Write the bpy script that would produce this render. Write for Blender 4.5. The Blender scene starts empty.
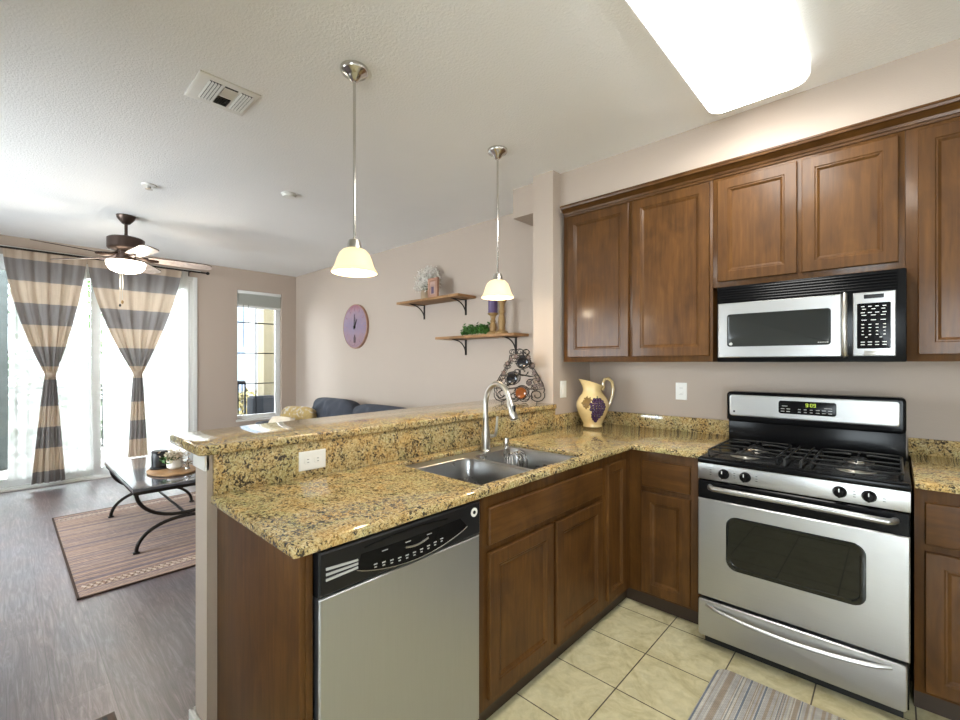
import bpy, bmesh, math, random
from mathutils import Vector, Matrix
random.seed(7)
S = bpy.context.scene
COL = S.collection
PI = math.pi
# ------------------------------------------------------------------ camera, sky, sun, exposure
cd = bpy.data.cameras.new('camera'); cam = bpy.data.objects.new('camera', cd); COL.objects.link(cam)
cam.location = (0, 0, 1.3823); cam.rotation_euler = (PI/2, 0, 0.7508)
cd.sensor_fit = 'HORIZONTAL'; cd.sensor_width = 36; cd.lens = 444.7293/960*36
cd.shift_y = 3.0761/960; cd.clip_start = 0.02; cd.clip_end = 200
S.camera = cam
W = bpy.data.worlds.new('sky'); S.world = W; W.use_nodes = True
bg = W.node_tree.nodes['Background']; bg.inputs[0].default_value = (0.86, 0.93, 1.0, 1); bg.inputs[1].default_value = 12.5
sl = bpy.data.lights.new('sun', 'SUN'); sl.energy = 5; sl.angle = 0.02; sl.color = (1, .94, .85)
sun = bpy.data.objects.new('sun', sl); COL.objects.link(sun); sun.rotation_euler = Vector((0.45, 0.35, -1)).to_track_quat('-Z', 'Y').to_euler()
def portal(name, x, y, z, w, hh):
    l = bpy.data.lights.new(name, 'AREA'); l.shape = 'RECTANGLE'; l.size = w; l.size_y = hh
    l.cycles.is_portal = True
    o = bpy.data.objects.new(name, l); COL.objects.link(o); o.location = (x, y, z)
    o.rotation_euler = Vector((1, 0, 0)).to_track_quat('-Z', 'Z').to_euler()
portal('door_portal', -7.13, 0.57, 1.25, 2.5, 2.5)
portal('window_portal', -7.13, 2.64, 1.5, .64, 1.95)
def portal_y(name, x, y, z, w, hh):
    o = bpy.data.objects.new(name, bpy.data.lights.new(name, 'AREA')); l = o.data; l.shape = 'RECTANGLE'; l.size = w; l.size_y = hh; l.cycles.is_portal = True
    COL.objects.link(o); o.location = (x, y, z); o.rotation_euler = Vector((0, 1, 0)).to_track_quat('-Z', 'Z').to_euler()
portal_y('side_fill_portal', -4.6, -2.43, 1.5, 2.6, 1.5); portal_y('kitchen_fill_portal', .9, -2.43, 1.3, 1.5, 1.8)  # portals for the two fill windows added behind the camera
KITCHEN_LAMP = 11.5; PENDANT = 0.36; PENDANT_POINT = 2.5; FAN_LAMP = 5.0; FAN_POINT = 9.0
vs = S.view_settings; vs.view_transform = 'Standard'; vs.look = 'None'; vs.gamma = 1; vs.use_curve_mapping = False
vs.exposure = 1.02
S.cycles.max_bounces = 10; S.cycles.diffuse_bounces = 6; S.cycles.glossy_bounces = 4; S.cycles.transmission_bounces = 6; S.cycles.transparent_max_bounces = 12
S.cycles.sample_clamp_indirect = 8; S.cycles.caustics_reflective = False; S.cycles.caustics_refractive = False
S.cycles.use_denoising = True

# ------------------------------------------------------------------ materials
def lin(c):
    if isinstance(c, str):
        c = [int(c[i:i+2], 16)/255 for i in (0, 2, 4)]
        c = [x/12.92 if x <= .04045 else ((x+.055)/1.055)**2.4 for x in c]
    return (c[0], c[1], c[2], 1)
class N:
    def __init__(s, name):
        s.m = bpy.data.materials.new(name); s.m.use_nodes = True; s.t = s.m.node_tree
        s.b = s.t.nodes['Principled BSDF']; s.out = s.t.nodes['Material Output']
    def n(s, typ, **kw):
        x = s.t.nodes.new(typ)
        for k, v in kw.items():
            if k[0] == '_': setattr(x, k[1:], v)
            else: x.inputs[k.replace('_', ' ')].default_value = v
        return x
    def l(s, a, b): s.t.links.new(a, b)
    def coord(s, scale=(1, 1, 1), kind='Object', rot=(0, 0, 0)):
        c = s.n('ShaderNodeTexCoord'); mp = s.n('ShaderNodeMapping'); mp.inputs['Scale'].default_value = scale; mp.inputs['Rotation'].default_value = rot
        s.l(c.outputs[kind], mp.inputs['Vector']); return mp.outputs['Vector']
    def noise(s, v, scale, detail=3, rough=.55, dist=0.0):
        x = s.n('ShaderNodeTexNoise', Scale=scale, Detail=detail, Roughness=rough, Distortion=dist); s.l(v, x.inputs['Vector']); return x.outputs['Fac']
    def ramp(s, f, stops, interp='LINEAR'):
        r = s.n('ShaderNodeValToRGB'); e = r.color_ramp; e.interpolation = interp
        while len(e.elements) < len(stops): e.elements.new(.5)
        for el, (p, c) in zip(e.elements, stops): el.position = p; el.color = lin(c)
        s.l(f, r.inputs['Fac']); return r.outputs['Color']
    def mix(s, f, a, b, mode='MIX'):
        x = s.n('ShaderNodeMix', _data_type='RGBA', _blend_type=mode)
        for i, v in ((0, f), (6, a), (7, b)):
            if hasattr(v, 'is_output'): s.l(v, x.inputs[i])
            else: x.inputs[i].default_value = v if i == 0 else lin(v)
        return x.outputs[2]
    def bump(s, f, strength, dist=.01):
        x = s.n('ShaderNodeBump', Strength=strength, Distance=dist); s.l(f, x.inputs['Height']); s.l(x.outputs['Normal'], s.b.inputs['Normal'])
    def col(s, c):
        if hasattr(c, 'is_output'): s.l(c, s.b.inputs['Base Color'])
        else: s.b.inputs['Base Color'].default_value = lin(c)
        return s
    def p(s, **kw):
        for k, v in kw.items(): s.b.inputs[k.replace('_', ' ')].default_value = v
        return s
def plain(name, c, rough=.5, metal=0, noise=0.0, **kw):
    m = N(name).p(Roughness=rough, Metallic=metal, **kw)
    if noise:
        v = m.coord(); f = m.noise(v, 12, 4)
        lo = [x*(1-noise) for x in lin(c)[:3]]; hi = [min(1, x*(1+noise)) for x in lin(c)[:3]]
        m.col(m.ramp(f, [(.3, lo), (.7, hi)]))
    else: m.col(c)
    return m.m
def emis(name, c, e, rough=.4):
    m = N(name).col(c).p(Roughness=rough, Emission_Strength=e); m.b.inputs['Emission Color'].default_value = lin(c); return m.m

def wood(name, dark, mid, light, axis='z', rough=.5, coat=.2, scale=1.0):
    m = N(name).p(Roughness=rough, Specular_IOR_Level=.2, Coat_Weight=coat, Coat_Roughness=.17)
    st = {'z': (14, 14, 1.1), 'x': (1.1, 14, 14), 'y': (14, 1.1, 14)}[axis]
    v = m.coord(tuple(q*scale for q in st))
    f1 = m.noise(v, 3.2, 6, .6, .8); v2 = m.coord((2.1, 2.1, 1.0)); f2 = m.noise(v2, 3.0, 3, .6, 1.0)
    c1 = m.ramp(f1, [(.1, dark), (.5, mid), (.95, light)])
    c2 = m.ramp(f2, [(.3, (.60, .57, .54)), (.7, (1.2, 1.2, 1.2))])
    m.col(m.mix(.8, c1, c2, 'MULTIPLY')); m.bump(f1, .04, .002)
    return m.m
M = {}
M['cab'] = wood('stained_alder', (.046, .0175, .0036), (.088, .036, .0072), (.138, .063, .0145))
M['cabh'] = wood('stained_alder_level_grain', (.046, .0175, .0036), (.088, .036, .0072), (.138, .063, .0145), 'x')
M['caby'] = wood('stained_alder_cross_grain', (.046, .0175, .0036), (.088, .036, .0072), (.138, .063, .0145), 'y')
M['kick'] = plain('dark_toe_kick', (.032, .017, .008), .5)
M['shelfwood'] = wood('shelf_board', (.20, .10, .04), (.34, .18, .075), (.46, .27, .13), 'x', .5, .05)
M['stickwood'] = wood('turned_wood', (.20, .12, .05), (.36, .23, .10), (.48, .34, .17), 'z', .5, .05)
M['traywood'] = wood('tray_wood', (.26, .14, .06), (.40, .23, .11), (.5, .32, .17), 'y', .45, .1)

def granite():
    m = N('golden_granite').p(Roughness=.08, Coat_Weight=.15, Coat_Roughness=.05, IOR=1.5)
    v = m.coord()
    wv = m.n('ShaderNodeTexNoise', Scale=60.0, Detail=2.0); m.l(v, wv.inputs['Vector'])
    wm = m.n('ShaderNodeMix', _data_type='VECTOR'); wm.inputs[0].default_value = .012; m.l(v, wm.inputs[4]); m.l(wv.outputs['Color'], wm.inputs[5]); w = wm.outputs[1]
    n1 = m.noise(v, 95, 6, .72, 1.0); n3 = m.noise(v, 6, 5, .65, 1.0)
    base = m.ramp(n1, [(.30, (.07, .05, .03)), (.41, (.26, .17, .065)), (.49, (.50, .375, .175)), (.60, (.64, .525, .30)), (.74, (.72, .64, .46)), (.88, (.50, .47, .38))])
    warm = m.ramp(n3, [(.36, (.84, .94, .86)), (.50, (.98, .96, .90)), (.64, (1.02, .87, .66))])
    c = m.mix(1.0, base, warm, 'MULTIPLY')
    n2 = m.noise(w, 85, 3, .6, 1.0); n5 = m.noise(v, 16, 3, .6, .5)
    ad = m.n('ShaderNodeMath', _operation='MULTIPLY_ADD'); ad.inputs[1].default_value = .35; ad.inputs[2].default_value = -.175; m.l(n5, ad.inputs[0])
    a2 = m.n('ShaderNodeMath', _operation='ADD'); m.l(n2, a2.inputs[0]); m.l(ad.outputs[0], a2.inputs[1])
    dk2 = m.ramp(a2.outputs[0], [(.535, (0, 0, 0)), (.605, (1, 1, 1))])
    c = m.mix(dk2, c, (.05, .038, .026))
    m.col(c); return m.m
M['granite'] = granite()

def brushed(name, c, rough, axis=(1, 1, 90)):
    m = N(name).p(Metallic=1, Roughness=rough)
    v = m.coord(axis); f = m.noise(v, 8, 4, .6); v2 = m.coord((3, 3, 3)); f2 = m.noise(v2, 2, 3)
    lo = [x*.97 for x in c]; hi = [min(1, x*1.02) for x in c]
    cc = m.ramp(f, [(.3, lo), (.7, hi)])
    r = m.n('ShaderNodeMapRange'); r.inputs['To Min'].default_value = rough-.015; r.inputs['To Max'].default_value = rough+.03; m.l(f2, r.inputs[0]); m.l(r.outputs[0], m.b.inputs['Roughness'])
    m.col(cc); return m.m
M['steel'] = brushed('brushed_stainless', (.45, .45, .445), .37)
M['steelv'] = brushed('brushed_stainless_upright', (.47, .485, .51), .40, (60, 60, 1))
M['sink'] = brushed('satin_sink_steel', (.40, .40, .40), .27, (10, 10, 10))
M['chrome'] = plain('polished_nickel', (.62, .60, .57), .16, 1)
M['nickel'] = plain('brushed_nickel', (.50, .48, .44), .3, 1)
M['black'] = plain('black_enamel', (.005, .005, .0055), .2, Specular_IOR_Level=.12)
M['blackmatte'] = plain('cast_iron_black', (.010, .010, .010), .32)
M['blackplastic'] = plain('black_plastic', (.008, .008, .009), .28, Specular_IOR_Level=.3)
M['darkglass'] = plain('tinted_oven_glass', (.006, .007, .006), .03, IOR=1.5)
M['microglass'] = plain('tinted_microwave_glass', (.022, .024, .023), .08, Specular_IOR_Level=.35)
M['greyprint'] = plain('grey_print', (.42, .42, .41), .5)
M['whiteprint'] = plain('white_print', (.8, .8, .78), .4)
M['digits'] = emis('lit_clock_digits', (.4, .52, .05), .35)
M['iron'] = plain('wrought_iron', (.018, .014, .012), .42, .6)
M['bronze'] = plain('dark_bronze', (.075, .05, .04), .38, .75)

def paint(name, c, bump=.12, scale=170):
    m = N(name).p(Roughness=.75); v = m.coord(); f = m.noise(v, 2.0, 3); f2 = m.noise(v, scale, 3, .6)
    m.col(m.ramp(f, [(.3, [x*.975 for x in c]), (.7, c)])); m.bump(f2, bump, .006); return m.m
M['wall'] = paint('taupe_wall_paint', (.47, .388, .322), .2)
M['bouncewall'] = paint('white_bounce_paint', (.74, .73, .71), .1)  # invented white for the unseen front and right walls, to bounce more light
M['ceil'] = paint('white_textured_ceiling', (.88, .875, .86), .5, 85)
M['trim'] = plain('white_trim_paint', (.80, .79, .75), .4)
M['plastic'] = plain('white_plastic', (.82, .81, .76), .35)
M['vinyl'] = plain('white_vinyl_frame', (.80, .81, .80), .4)
M['slot'] = plain('dark_slot', (.02, .02, .02), .6)

def tile():
    m = N('cream_floor_tile').p(Roughness=.35)
    tc = m.n('ShaderNodeTexCoord'); mp = m.n('ShaderNodeMapping'); mp.inputs['Location'].default_value = (.8675+.3093*10-.048, -1.7749+.3093*20+.4925, 0); m.l(tc.outputs['Object'], mp.inputs['Vector'])
    br = m.n('ShaderNodeTexBrick', Scale=1.0, Mortar_Size=.0028, Mortar_Smooth=.1, Brick_Width=.3093, Row_Height=.3093, _offset=0.0)
    m.l(mp.outputs['Vector'], br.inputs['Vector'])
    br.inputs['Color1'].default_value = (.98, .98, .98, 1); br.inputs['Color2'].default_value = (.90, .90, .88, 1); br.inputs['Mortar'].default_value = (1, 1, 1, 1)
    v = m.coord(); n1 = m.noise(v, 5, 6, .65, 1.6); n2 = m.noise(v, 22, 4, .6, .8)
    a = m.ramp(n1, [(.28, (.46, .40, .22)), (.5, (.62, .56, .355)), (.75, (.69, .645, .45))]); b = m.ramp(n2, [(.3, (.86, .85, .8)), (.6, (1.04, 1.03, 1.0))])
    c = m.mix(1, a, b, 'MULTIPLY'); c = m.mix(.6, c, br.outputs['Color'], 'MULTIPLY')
    m.col(m.mix(br.outputs['Fac'], c, (.06, .042, .026))); return m.m
M['tile'] = tile()
def planks():
    m = N('grey_brown_plank_floor').p(Roughness=.38, Coat_Weight=1.0, Coat_Roughness=.36, Coat_IOR=1.65)
    v = m.coord()
    br = m.n('ShaderNodeTexBrick', Scale=1.0, Mortar_Size=.0012, Mortar_Smooth=.2, Brick_Width=1.22, Row_Height=.178, _offset=.37)
    m.l(v, br.inputs['Vector']); br.inputs['Color1'].default_value = (.66, .66, .66, 1); br.inputs['Color2'].default_value = (1.25, 1.2, 1.2, 1); br.inputs['Mortar'].default_value = (.35, .35, .35, 1)
    v1 = m.coord((.55, 7, 1)); f1 = m.noise(v1, 5, 8, .72, 2.2); v2 = m.coord((1.5, 3, 1)); f2 = m.noise(v2, 1.6, 3, .5, .5)
    c = m.ramp(f1, [(.3, (.05, .036, .040)), (.5, (.150, .118, .126)), (.70, (.32, .28, .30))])
    t = m.ramp(f2, [(.35, (.9, .95, 1.05)), (.65, (1.1, .96, .9))])
    c = m.mix(1, c, t, 'MULTIPLY'); m.col(m.mix(.85, c, br.outputs['Color'], 'MULTIPLY')); m.bump(f1, .3, .004); return m.m
M['planks'] = planks()

def cloth(name, c, trans=.35, weave=500):
    m = N(name).p(Roughness=.9); v = m.coord(); f = m.noise(v, weave, 2); n2 = m.noise(m.coord((30, 30, 1.5)), 4, 3)
    cc = m.mix(.5, m.ramp(f, [(.3, [x*.8 for x in c]), (.7, c)]), m.ramp(n2, [(.3, [x*.82 for x in c]), (.7, c)])); m.col(cc)
    if trans:
        tr = m.n('ShaderNodeBsdfTranslucent'); m.l(cc, tr.inputs['Color']); mx = m.n('ShaderNodeMixShader', Fac=trans)
        m.l(m.b.outputs[0], mx.inputs[1]); m.l(tr.outputs[0], mx.inputs[2]); m.l(mx.outputs[0], m.out.inputs['Surface'])
    return m.m
M['curtgrey'] = cloth('curtain_slate_cloth', (.26, .236, .23), .3)
M['curtbeige'] = cloth('curtain_beige_cloth', (.60, .475, .365), .35)
def sheer():
    m = N('white_sheer'); v = m.coord(); f = m.noise(m.coord((40, 40, .6)), 3, 2)
    d = m.n('ShaderNodeBsdfDiffuse', Color=(.9, .9, .88, 1)); tr = m.n('ShaderNodeBsdfTranslucent', Color=(.92, .92, .9, 1)); tp = m.n('ShaderNodeBsdfTransparent')
    a = m.n('ShaderNodeMixShader', Fac=.6); m.l(d.outputs[0], a.inputs[1]); m.l(tr.outputs[0], a.inputs[2])
    b = m.n('ShaderNodeMixShader', Fac=.07); m.l(a.outputs[0], b.inputs[1]); m.l(tp.outputs[0], b.inputs[2]); m.l(b.outputs[0], m.out.inputs['Surface']); return m.m
M['sheer'] = sheer()
def glass():
    m = N('clear_window_glass'); t = m.n('ShaderNodeBsdfTransparent', Color=(.97, .985, .98, 1)); g = m.n('ShaderNodeBsdfGlossy', Roughness=.02)
    fr = m.n('ShaderNodeFresnel', IOR=1.45); a = m.n('ShaderNodeMixShader'); m.l(fr.outputs[0], a.inputs[0]); m.l(t.outputs[0], a.inputs[1]); m.l(g.outputs[0], a.inputs[2]); m.l(a.outputs[0], m.out.inputs['Surface']); return m.m
M['glass'] = glass()
M['rimglow'] = emis('acrylic_side', (.95, .95, .92), .55)
def shade_glass(name, c, e):
    m = N(name).col(c).p(Roughness=.35, Subsurface_Weight=0.0, Emission_Strength=e); m.b.inputs['Emission Color'].default_value = lin(c); return m.m
M['pendant'] = shade_glass('frosted_cream_glass', (.80, .62, .36), PENDANT); M['pendant'].node_tree.nodes['Principled BSDF'].inputs['Emission Color'].default_value = (1, .80, .42, 1)
M['diffuser'] = emis('lit_acrylic_diffuser', (1, .985, .94), KITCHEN_LAMP)
M['fanbowl'] = shade_glass('lit_frosted_bowl', (1, .90, .74), FAN_LAMP)
M['blade'] = wood('pale_fan_blade', (.42, .33, .30), (.58, .48, .43), (.66, .57, .52), 'x', .35, .2)
M['navy'] = cloth('navy_sofa_cloth', (.05, .056, .075), 0, 900)
def mustard():
    m = N('patterned_pillow_cloth').p(Roughness=.9); v = m.coord(); n = m.noise(v, 14, 3, .6, 1.2)
    m.col(m.ramp(n, [(.38, (.48, .44, .38)), (.44, (.42, .30, .12)), (.58, (.36, .25, .09)), (.64, (.24, .20, .17))])); return m.m
M['mustard'] = mustard()
M['cream'] = plain('cream_cloth', (.66, .58, .47), .9, 0, .1)
M['slate'] = plain('dark_slate_top', (.085, .09, .115), .2, 0, .4, Coat_Weight=1, Coat_Roughness=.06)
def rug(name, axis, cols, scale, fine):
    m = N(name).p(Roughness=.95); tc = m.n('ShaderNodeTexCoord'); sp = m.n('ShaderNodeSeparateXYZ'); m.l(tc.outputs['Object'], sp.inputs[0])
    cx = m.n('ShaderNodeCombineXYZ'); m.l(sp.outputs[axis], cx.inputs[0])
    f = m.noise(cx.outputs[0], scale, 2, .9); mp = m.n('ShaderNodeMapRange'); mp.inputs['From Min'].default_value = .28; mp.inputs['From Max'].default_value = .72; m.l(f, mp.inputs[0])
    k = len(cols); c = m.ramp(mp.outputs[0], [(i/k, q) for i, q in enumerate(cols)], 'CONSTANT')
    v = m.coord((fine, fine, fine)); ch = m.n('ShaderNodeTexChecker', Scale=1.0); m.l(v, ch.inputs['Vector']); ch.inputs['Color1'].default_value = (1, 1, 1, 1); ch.inputs['Color2'].default_value = (.78, .78, .78, 1)
    n2 = m.noise(m.coord(), 25, 4, .7); g = m.ramp(n2, [(.3, (.8, .8, .8)), (.7, (1.1, 1.1, 1.1))])
    m.col(m.mix(1, m.mix(1, c, ch.outputs['Color'], 'MULTIPLY'), g, 'MULTIPLY')); m.bump(f, .3, .004); return m.m
M['mat'] = rug('striped_woven_mat', 0, [(.50, .46, .38), (.28, .29, .30), (.60, .57, .50), (.38, .31, .24), (.46, .44, .42), (.60, .57, .50), (.19, .22, .27), (.38, .31, .25), (.45, .44, .42)], 20, 170)
M['arearug'] = rug('striped_area_rug', 0, [(.46, .27, .20), (.12, .085, .09), (.48, .32, .24), (.20, .15, .16), (.46, .33, .26), (.36, .22, .15), (.14, .12, .15), (.44, .30, .22)], 17, 60)
M['rugedge'] = plain('rug_binding', (.06, .035, .025), .9)
M['rugpale'] = plain('rug_pale_yarn', (.50, .40, .33), .95)
M['ceramic'] = plain('cream_glazed_ceramic', (.72, .55, .27), .18, 0, .12, Coat_Weight=.5)
M['grape'] = plain('purple_glaze', (.055, .022, .06), .15, 0, .3)
M['ochre'] = plain('ochre_leaf_glaze', (.17, .09, .012), .4, 0, .3)
M['stemgreen'] = plain('plant_stem', (.12, .16, .06), .7)
M['leaf'] = plain('green_leaf', (.045, .13, .02), .5, 0, .45)
M['whiteflower'] = plain('white_petal', (.78, .74, .68), .8, 0, .12)
M['jar'] = plain('woven_jar', (.36, .26, .16), .6, 0, .2)
M['copper'] = plain('rose_copper_frame', (.36, .19, .125), .4, .1, .2)
M['pic'] = plain('purple_picture', (.10, .06, .12), .5, 0, .3)
M['candle'] = plain('purple_wax', (.10, .06, .16), .5)
M['blackwax'] = plain('black_candle_jar', (.018, .018, .02), .4)
M['bottle'] = plain('dark_wine_glass', (.012, .012, .016), .08)
M['amber'] = plain('amber_wine_glass', (.22, .065, .015), .12)
def clockface():
    m = N('faded_pink_violet_face').p(Roughness=.6); tc = m.n('ShaderNodeTexCoord'); sp = m.n('ShaderNodeSeparateXYZ'); m.l(tc.outputs['Object'], sp.inputs[0])
    n = m.noise(m.coord(), 9, 4, .6); a = m.n('ShaderNodeMath', _operation='MULTIPLY_ADD'); a.inputs[1].default_value = 1.4; a.inputs[2].default_value = .36; m.l(sp.outputs[2], a.inputs[0])
    b = m.n('ShaderNodeMath', _operation='ADD'); m.l(a.outputs[0], b.inputs[0]); 
    q = m.n('ShaderNodeMath', _operation='MULTIPLY_ADD'); q.inputs[1].default_value = .5; q.inputs[2].default_value = -.25; m.l(n, q.inputs[0]); m.l(q.outputs[0], b.inputs[1])
    m.col(m.ramp(b.outputs[0], [(.1, (.27, .16, .19)), (.38, (.23, .17, .26)), (.6, (.30, .20, .25)), (.85, (.34, .10, .11))])); return m.m
M['clock'] = clockface()
M['stucco'] = plain('grey_green_stucco', (.035, .042, .04), .9, 0, .25)
M['tan'] = plain('tan_stucco', (.085, .07, .04), .9, 0, .1)
M['bluegrey'] = plain('blue_grey_siding', (.05, .068, .095), .9, 0, .1)
M['paleout'] = plain('pale_stucco', (.15, .145, .14), .9, 0, .06)
M['roof'] = plain('terracotta_roof', (.10, .045, .022), .9, 0, .2)
M['conc'] = plain('pale_balcony_floor', (.3, .29, .27), .9, 0, .1)
M['hedge'] = plain('hedge_leaf', (.045, .09, .018), .7, 0, .6)
M['ybush'] = plain('yellow_leaf', (.11, .085, .025), .7, 0, .4)
M['charcoal'] = plain('charcoal_metal', (.012, .013, .015), .9, Specular_IOR_Level=.05)
# ------------------------------------------------------------------ mesh helpers
class MB:
    def __init__(s): s.v = []; s.f = []; s.mi = []
    def add(s, vs, fs, m=0):
        o = len(s.v); s.v += [tuple(x) for x in vs]; s.f += [tuple(i+o for i in f) for f in fs]; s.mi += [m]*len(fs); return s
    def box(s, x0, x1, y0, y1, z0, z1, b=0.0, m=0, seg=2):
        x0, x1 = sorted((x0, x1)); y0, y1 = sorted((y0, y1)); z0, z1 = sorted((z0, z1))
        if b <= 0:
            vs = [(x, y, z) for z in (z0, z1) for y in (y0, y1) for x in (x0, x1)]
            return s.add(vs, [(0, 2, 3, 1), (4, 5, 7, 6), (0, 1, 5, 4), (2, 6, 7, 3), (0, 4, 6, 2), (1, 3, 7, 5)], m)
        bm = bmesh.new(); bmesh.ops.create_cube(bm, size=1)
        for v in bm.verts: v.co = Vector(((x0+x1)/2+v.co.x*(x1-x0), (y0+y1)/2+v.co.y*(y1-y0), (z0+z1)/2+v.co.z*(z1-z0)))
        b = min(b, .49*min(x1-x0, y1-y0, z1-z0))
        bmesh.ops.bevel(bm, geom=bm.edges[:], offset=b, segments=seg, profile=.5, affect='EDGES')
        return s.bm(bm, m)
    def bm(s, bm, m=0):
        bm.verts.index_update(); s.add([v.co[:] for v in bm.verts], [tuple(v.index for v in f.verts) for f in bm.faces], m); bm.free(); return s
    def tube(s, path, r, n=8, m=0, closed=False, caps=True):
        P = [Vector(p) for p in path]; k = len(P); rr = r if isinstance(r, (list, tuple)) else [r]*k
        vs = []; fs = []; up = None
        for i, p in enumerate(P):
            if closed: t = P[(i+1) % k]-P[i-1]
            else: t = P[min(i+1, k-1)]-P[max(i-1, 0)]
            t.normalize()
            if up is None:
                up = Vector((0, 0, 1)) if abs(t.z) < .9 else Vector((1, 0, 0))
            a = t.cross(up)
            if a.length < 1e-5: a = t.orthogonal()
            a.normalize(); bb = a.cross(t).normalized(); up = bb
            for j in range(n):
                q = 2*PI*j/n; vs.append(p+a*(rr[i]*math.cos(q))+bb*(rr[i]*math.sin(q)))
        for i in range(k if closed else k-1):
            for j in range(n):
                i2 = (i+1) % k; fs.append((i*n+j, i*n+(j+1) % n, i2*n+(j+1) % n, i2*n+j))
        if caps and not closed: fs.append(tuple(range(n))[::-1]); fs.append(tuple((k-1)*n+j for j in range(n)))
        return s.add(vs, fs, m)
    def lathe(s, prof, c, n=28, m=0, axis=(0, 0, 1), sx=1, sy=1, caps=True):
        # prof: (radius, height) pairs along axis from point c
        A = Vector(axis).normalized(); a = A.orthogonal().normalized()
        if abs(A.z) > .99: a = Vector((1, 0, 0))
        b = A.cross(a); c = Vector(c); vs = []; fs = []
        for r, z in prof:
            for j in range(n):
                q = 2*PI*j/n; vs.append(c+A*z+a*(r*sx*math.cos(q))+b*(r*sy*math.sin(q)))
        for i in range(len(prof)-1):
            for j in range(n): fs.append((i*n+j, i*n+(j+1) % n, (i+1)*n+(j+1) % n, (i+1)*n+j))
        if caps:
            fs.append(tuple(range(n))[::-1]); fs.append(tuple((len(prof)-1)*n+j for j in range(n)))
        return s.add(vs, fs, m)
    def prism(s, poly, fn, d0, d1, m=0):
        # poly of 2d points, fn(u, v, d) -> point
        n = len(poly); vs = [fn(u, v, d0) for u, v in poly]+[fn(u, v, d1) for u, v in poly]
        fs = [tuple(range(n))[::-1], tuple(range(n, 2*n))]+[(i, (i+1) % n, n+(i+1) % n, n+i) for i in range(n)]
        return s.add(vs, fs, m)
    def rings(s, u0, u1, v0, v1, prof, fn, m=0, rad=0.0, seg=4):
        # nested rectangles (inset, height) closed by a cap: doors, panels, plates; rad rounds the corners
        vs = []; fs = []; k = None
        for ins, d in prof:
            a0, a1, b0, b1 = u0+ins, u1-ins, v0+ins, v1-ins; pts = []
            if rad > 0:
                r = max(rad-ins*.6, .002)
                for cx, cy, q in ((a1-r, b1-r, 0), (a0+r, b1-r, 1), (a0+r, b0+r, 2), (a1-r, b0+r, 3)):
                    for j in range(seg+1):
                        t = (q+j/seg)*PI/2; pts.append((cx+r*math.cos(t), cy+r*math.sin(t)))
            else: pts = [(a1, b1), (a0, b1), (a0, b0), (a1, b0)]
            k = len(pts); vs += [fn(u, v, d) for u, v in pts]
        for i in range(len(prof)-1):
            for j in range(k): fs.append((i*k+j, i*k+(j+1) % k, (i+1)*k+(j+1) % k, (i+1)*k+j))
        fs.append(tuple((len(prof)-1)*k+j for j in range(k))); fs.append(tuple(range(k))[::-1])
        return s.add(vs, fs, m)
    def leafs(s, pts, size, m=0, rnd=random):
        for p in pts:
            d = Vector((rnd.gauss(0, 1), rnd.gauss(0, 1), rnd.gauss(0, 1))).normalized(); e = d.orthogonal().normalized(); q = size*rnd.uniform(.6, 1.3); p = Vector(p); nn = d.cross(e)
            s.add([p-d*q, p+e*q*.45+nn*q*.15, p+d*q, p-e*q*.45+nn*q*.15], [(0, 1, 2), (0, 2, 3)], m)
        return s
ROOT = {}
def obj(name, mb, mats, parent=None, smooth=35):
    me = bpy.data.meshes.new(name)
    off = ROOT.get(parent.name, Vector((0, 0, 0))) if parent else Vector((0, 0, 0))
    if parent is None and mb.v:
        xs = [v[0] for v in mb.v]; ys = [v[1] for v in mb.v]; zs = [v[2] for v in mb.v]
        off = Vector(((min(xs)+max(xs))/2, (min(ys)+max(ys))/2, min(zs)))
    me.from_pydata([(v[0]-off[0], v[1]-off[1], v[2]-off[2]) for v in mb.v], [], mb.f)
    if not isinstance(mats, (list, tuple)): mats = [mats]
    for q in mats: me.materials.append(M[q] if isinstance(q, str) else q)
    me.polygons.foreach_set('material_index', mb.mi)
    bm = bmesh.new(); bm.from_mesh(me); bmesh.ops.recalc_face_normals(bm, faces=bm.faces[:]); bm.to_mesh(me); bm.free()
    if smooth: me.shade_smooth(); me.set_sharp_from_angle(angle=math.radians(smooth))
    me.update()
    o = bpy.data.objects.new(name, me); COL.objects.link(o)
    ROOT[o.name] = off
    if parent: o.parent = parent
    else: o.location = off
    return o
def thing(name, label, cat, loc, group=None):
    o = bpy.data.objects.new(name, None); COL.objects.link(o); o.location = loc; o.empty_display_size = .05
    o['label'] = label; o['category'] = cat
    if group: o['group'] = group
    ROOT[o.name] = Vector(loc); return o
def tag(o, label, cat, group=None):
    o['label'] = label; o['category'] = cat
    if group: o['group'] = group
    return o
def struct(name, mb, mats, smooth=0):
    o = obj(name, mb, mats, None, smooth); o['kind'] = 'structure'; return o
def sempty(name, loc):
    o = bpy.data.objects.new(name, None); COL.objects.link(o); o.location = loc; o['kind'] = 'structure'; ROOT[o.name] = Vector(loc); return o
def lab(o, t): o['label'] = t; return o
def YF(y): return lambda u, v, d: (u, y-d, v)          # face looking to -Y
def XF(x): return lambda u, v, d: (x+d, u, v)          # face looking to +X
def ZF(z): return lambda u, v, d: (u, v, z+d)
def arc(c, r, a0, a1, n, fn):
    return [fn(c[0]+r*math.cos(a0+(a1-a0)*i/n), c[1]+r*math.sin(a0+(a1-a0)*i/n)) for i in range(n+1)]
def dup(root, delta):
    r = root.copy(); COL.objects.link(r); r.location = root.location+Vector(delta); ROOT[r.name] = Vector(r.location)
    for ch in list(root.children):
        c = ch.copy(); COL.objects.link(c); c.parent = r
        for g in list(ch.children):
            d = g.copy(); COL.objects.link(d); d.parent = c
    return r
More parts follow.
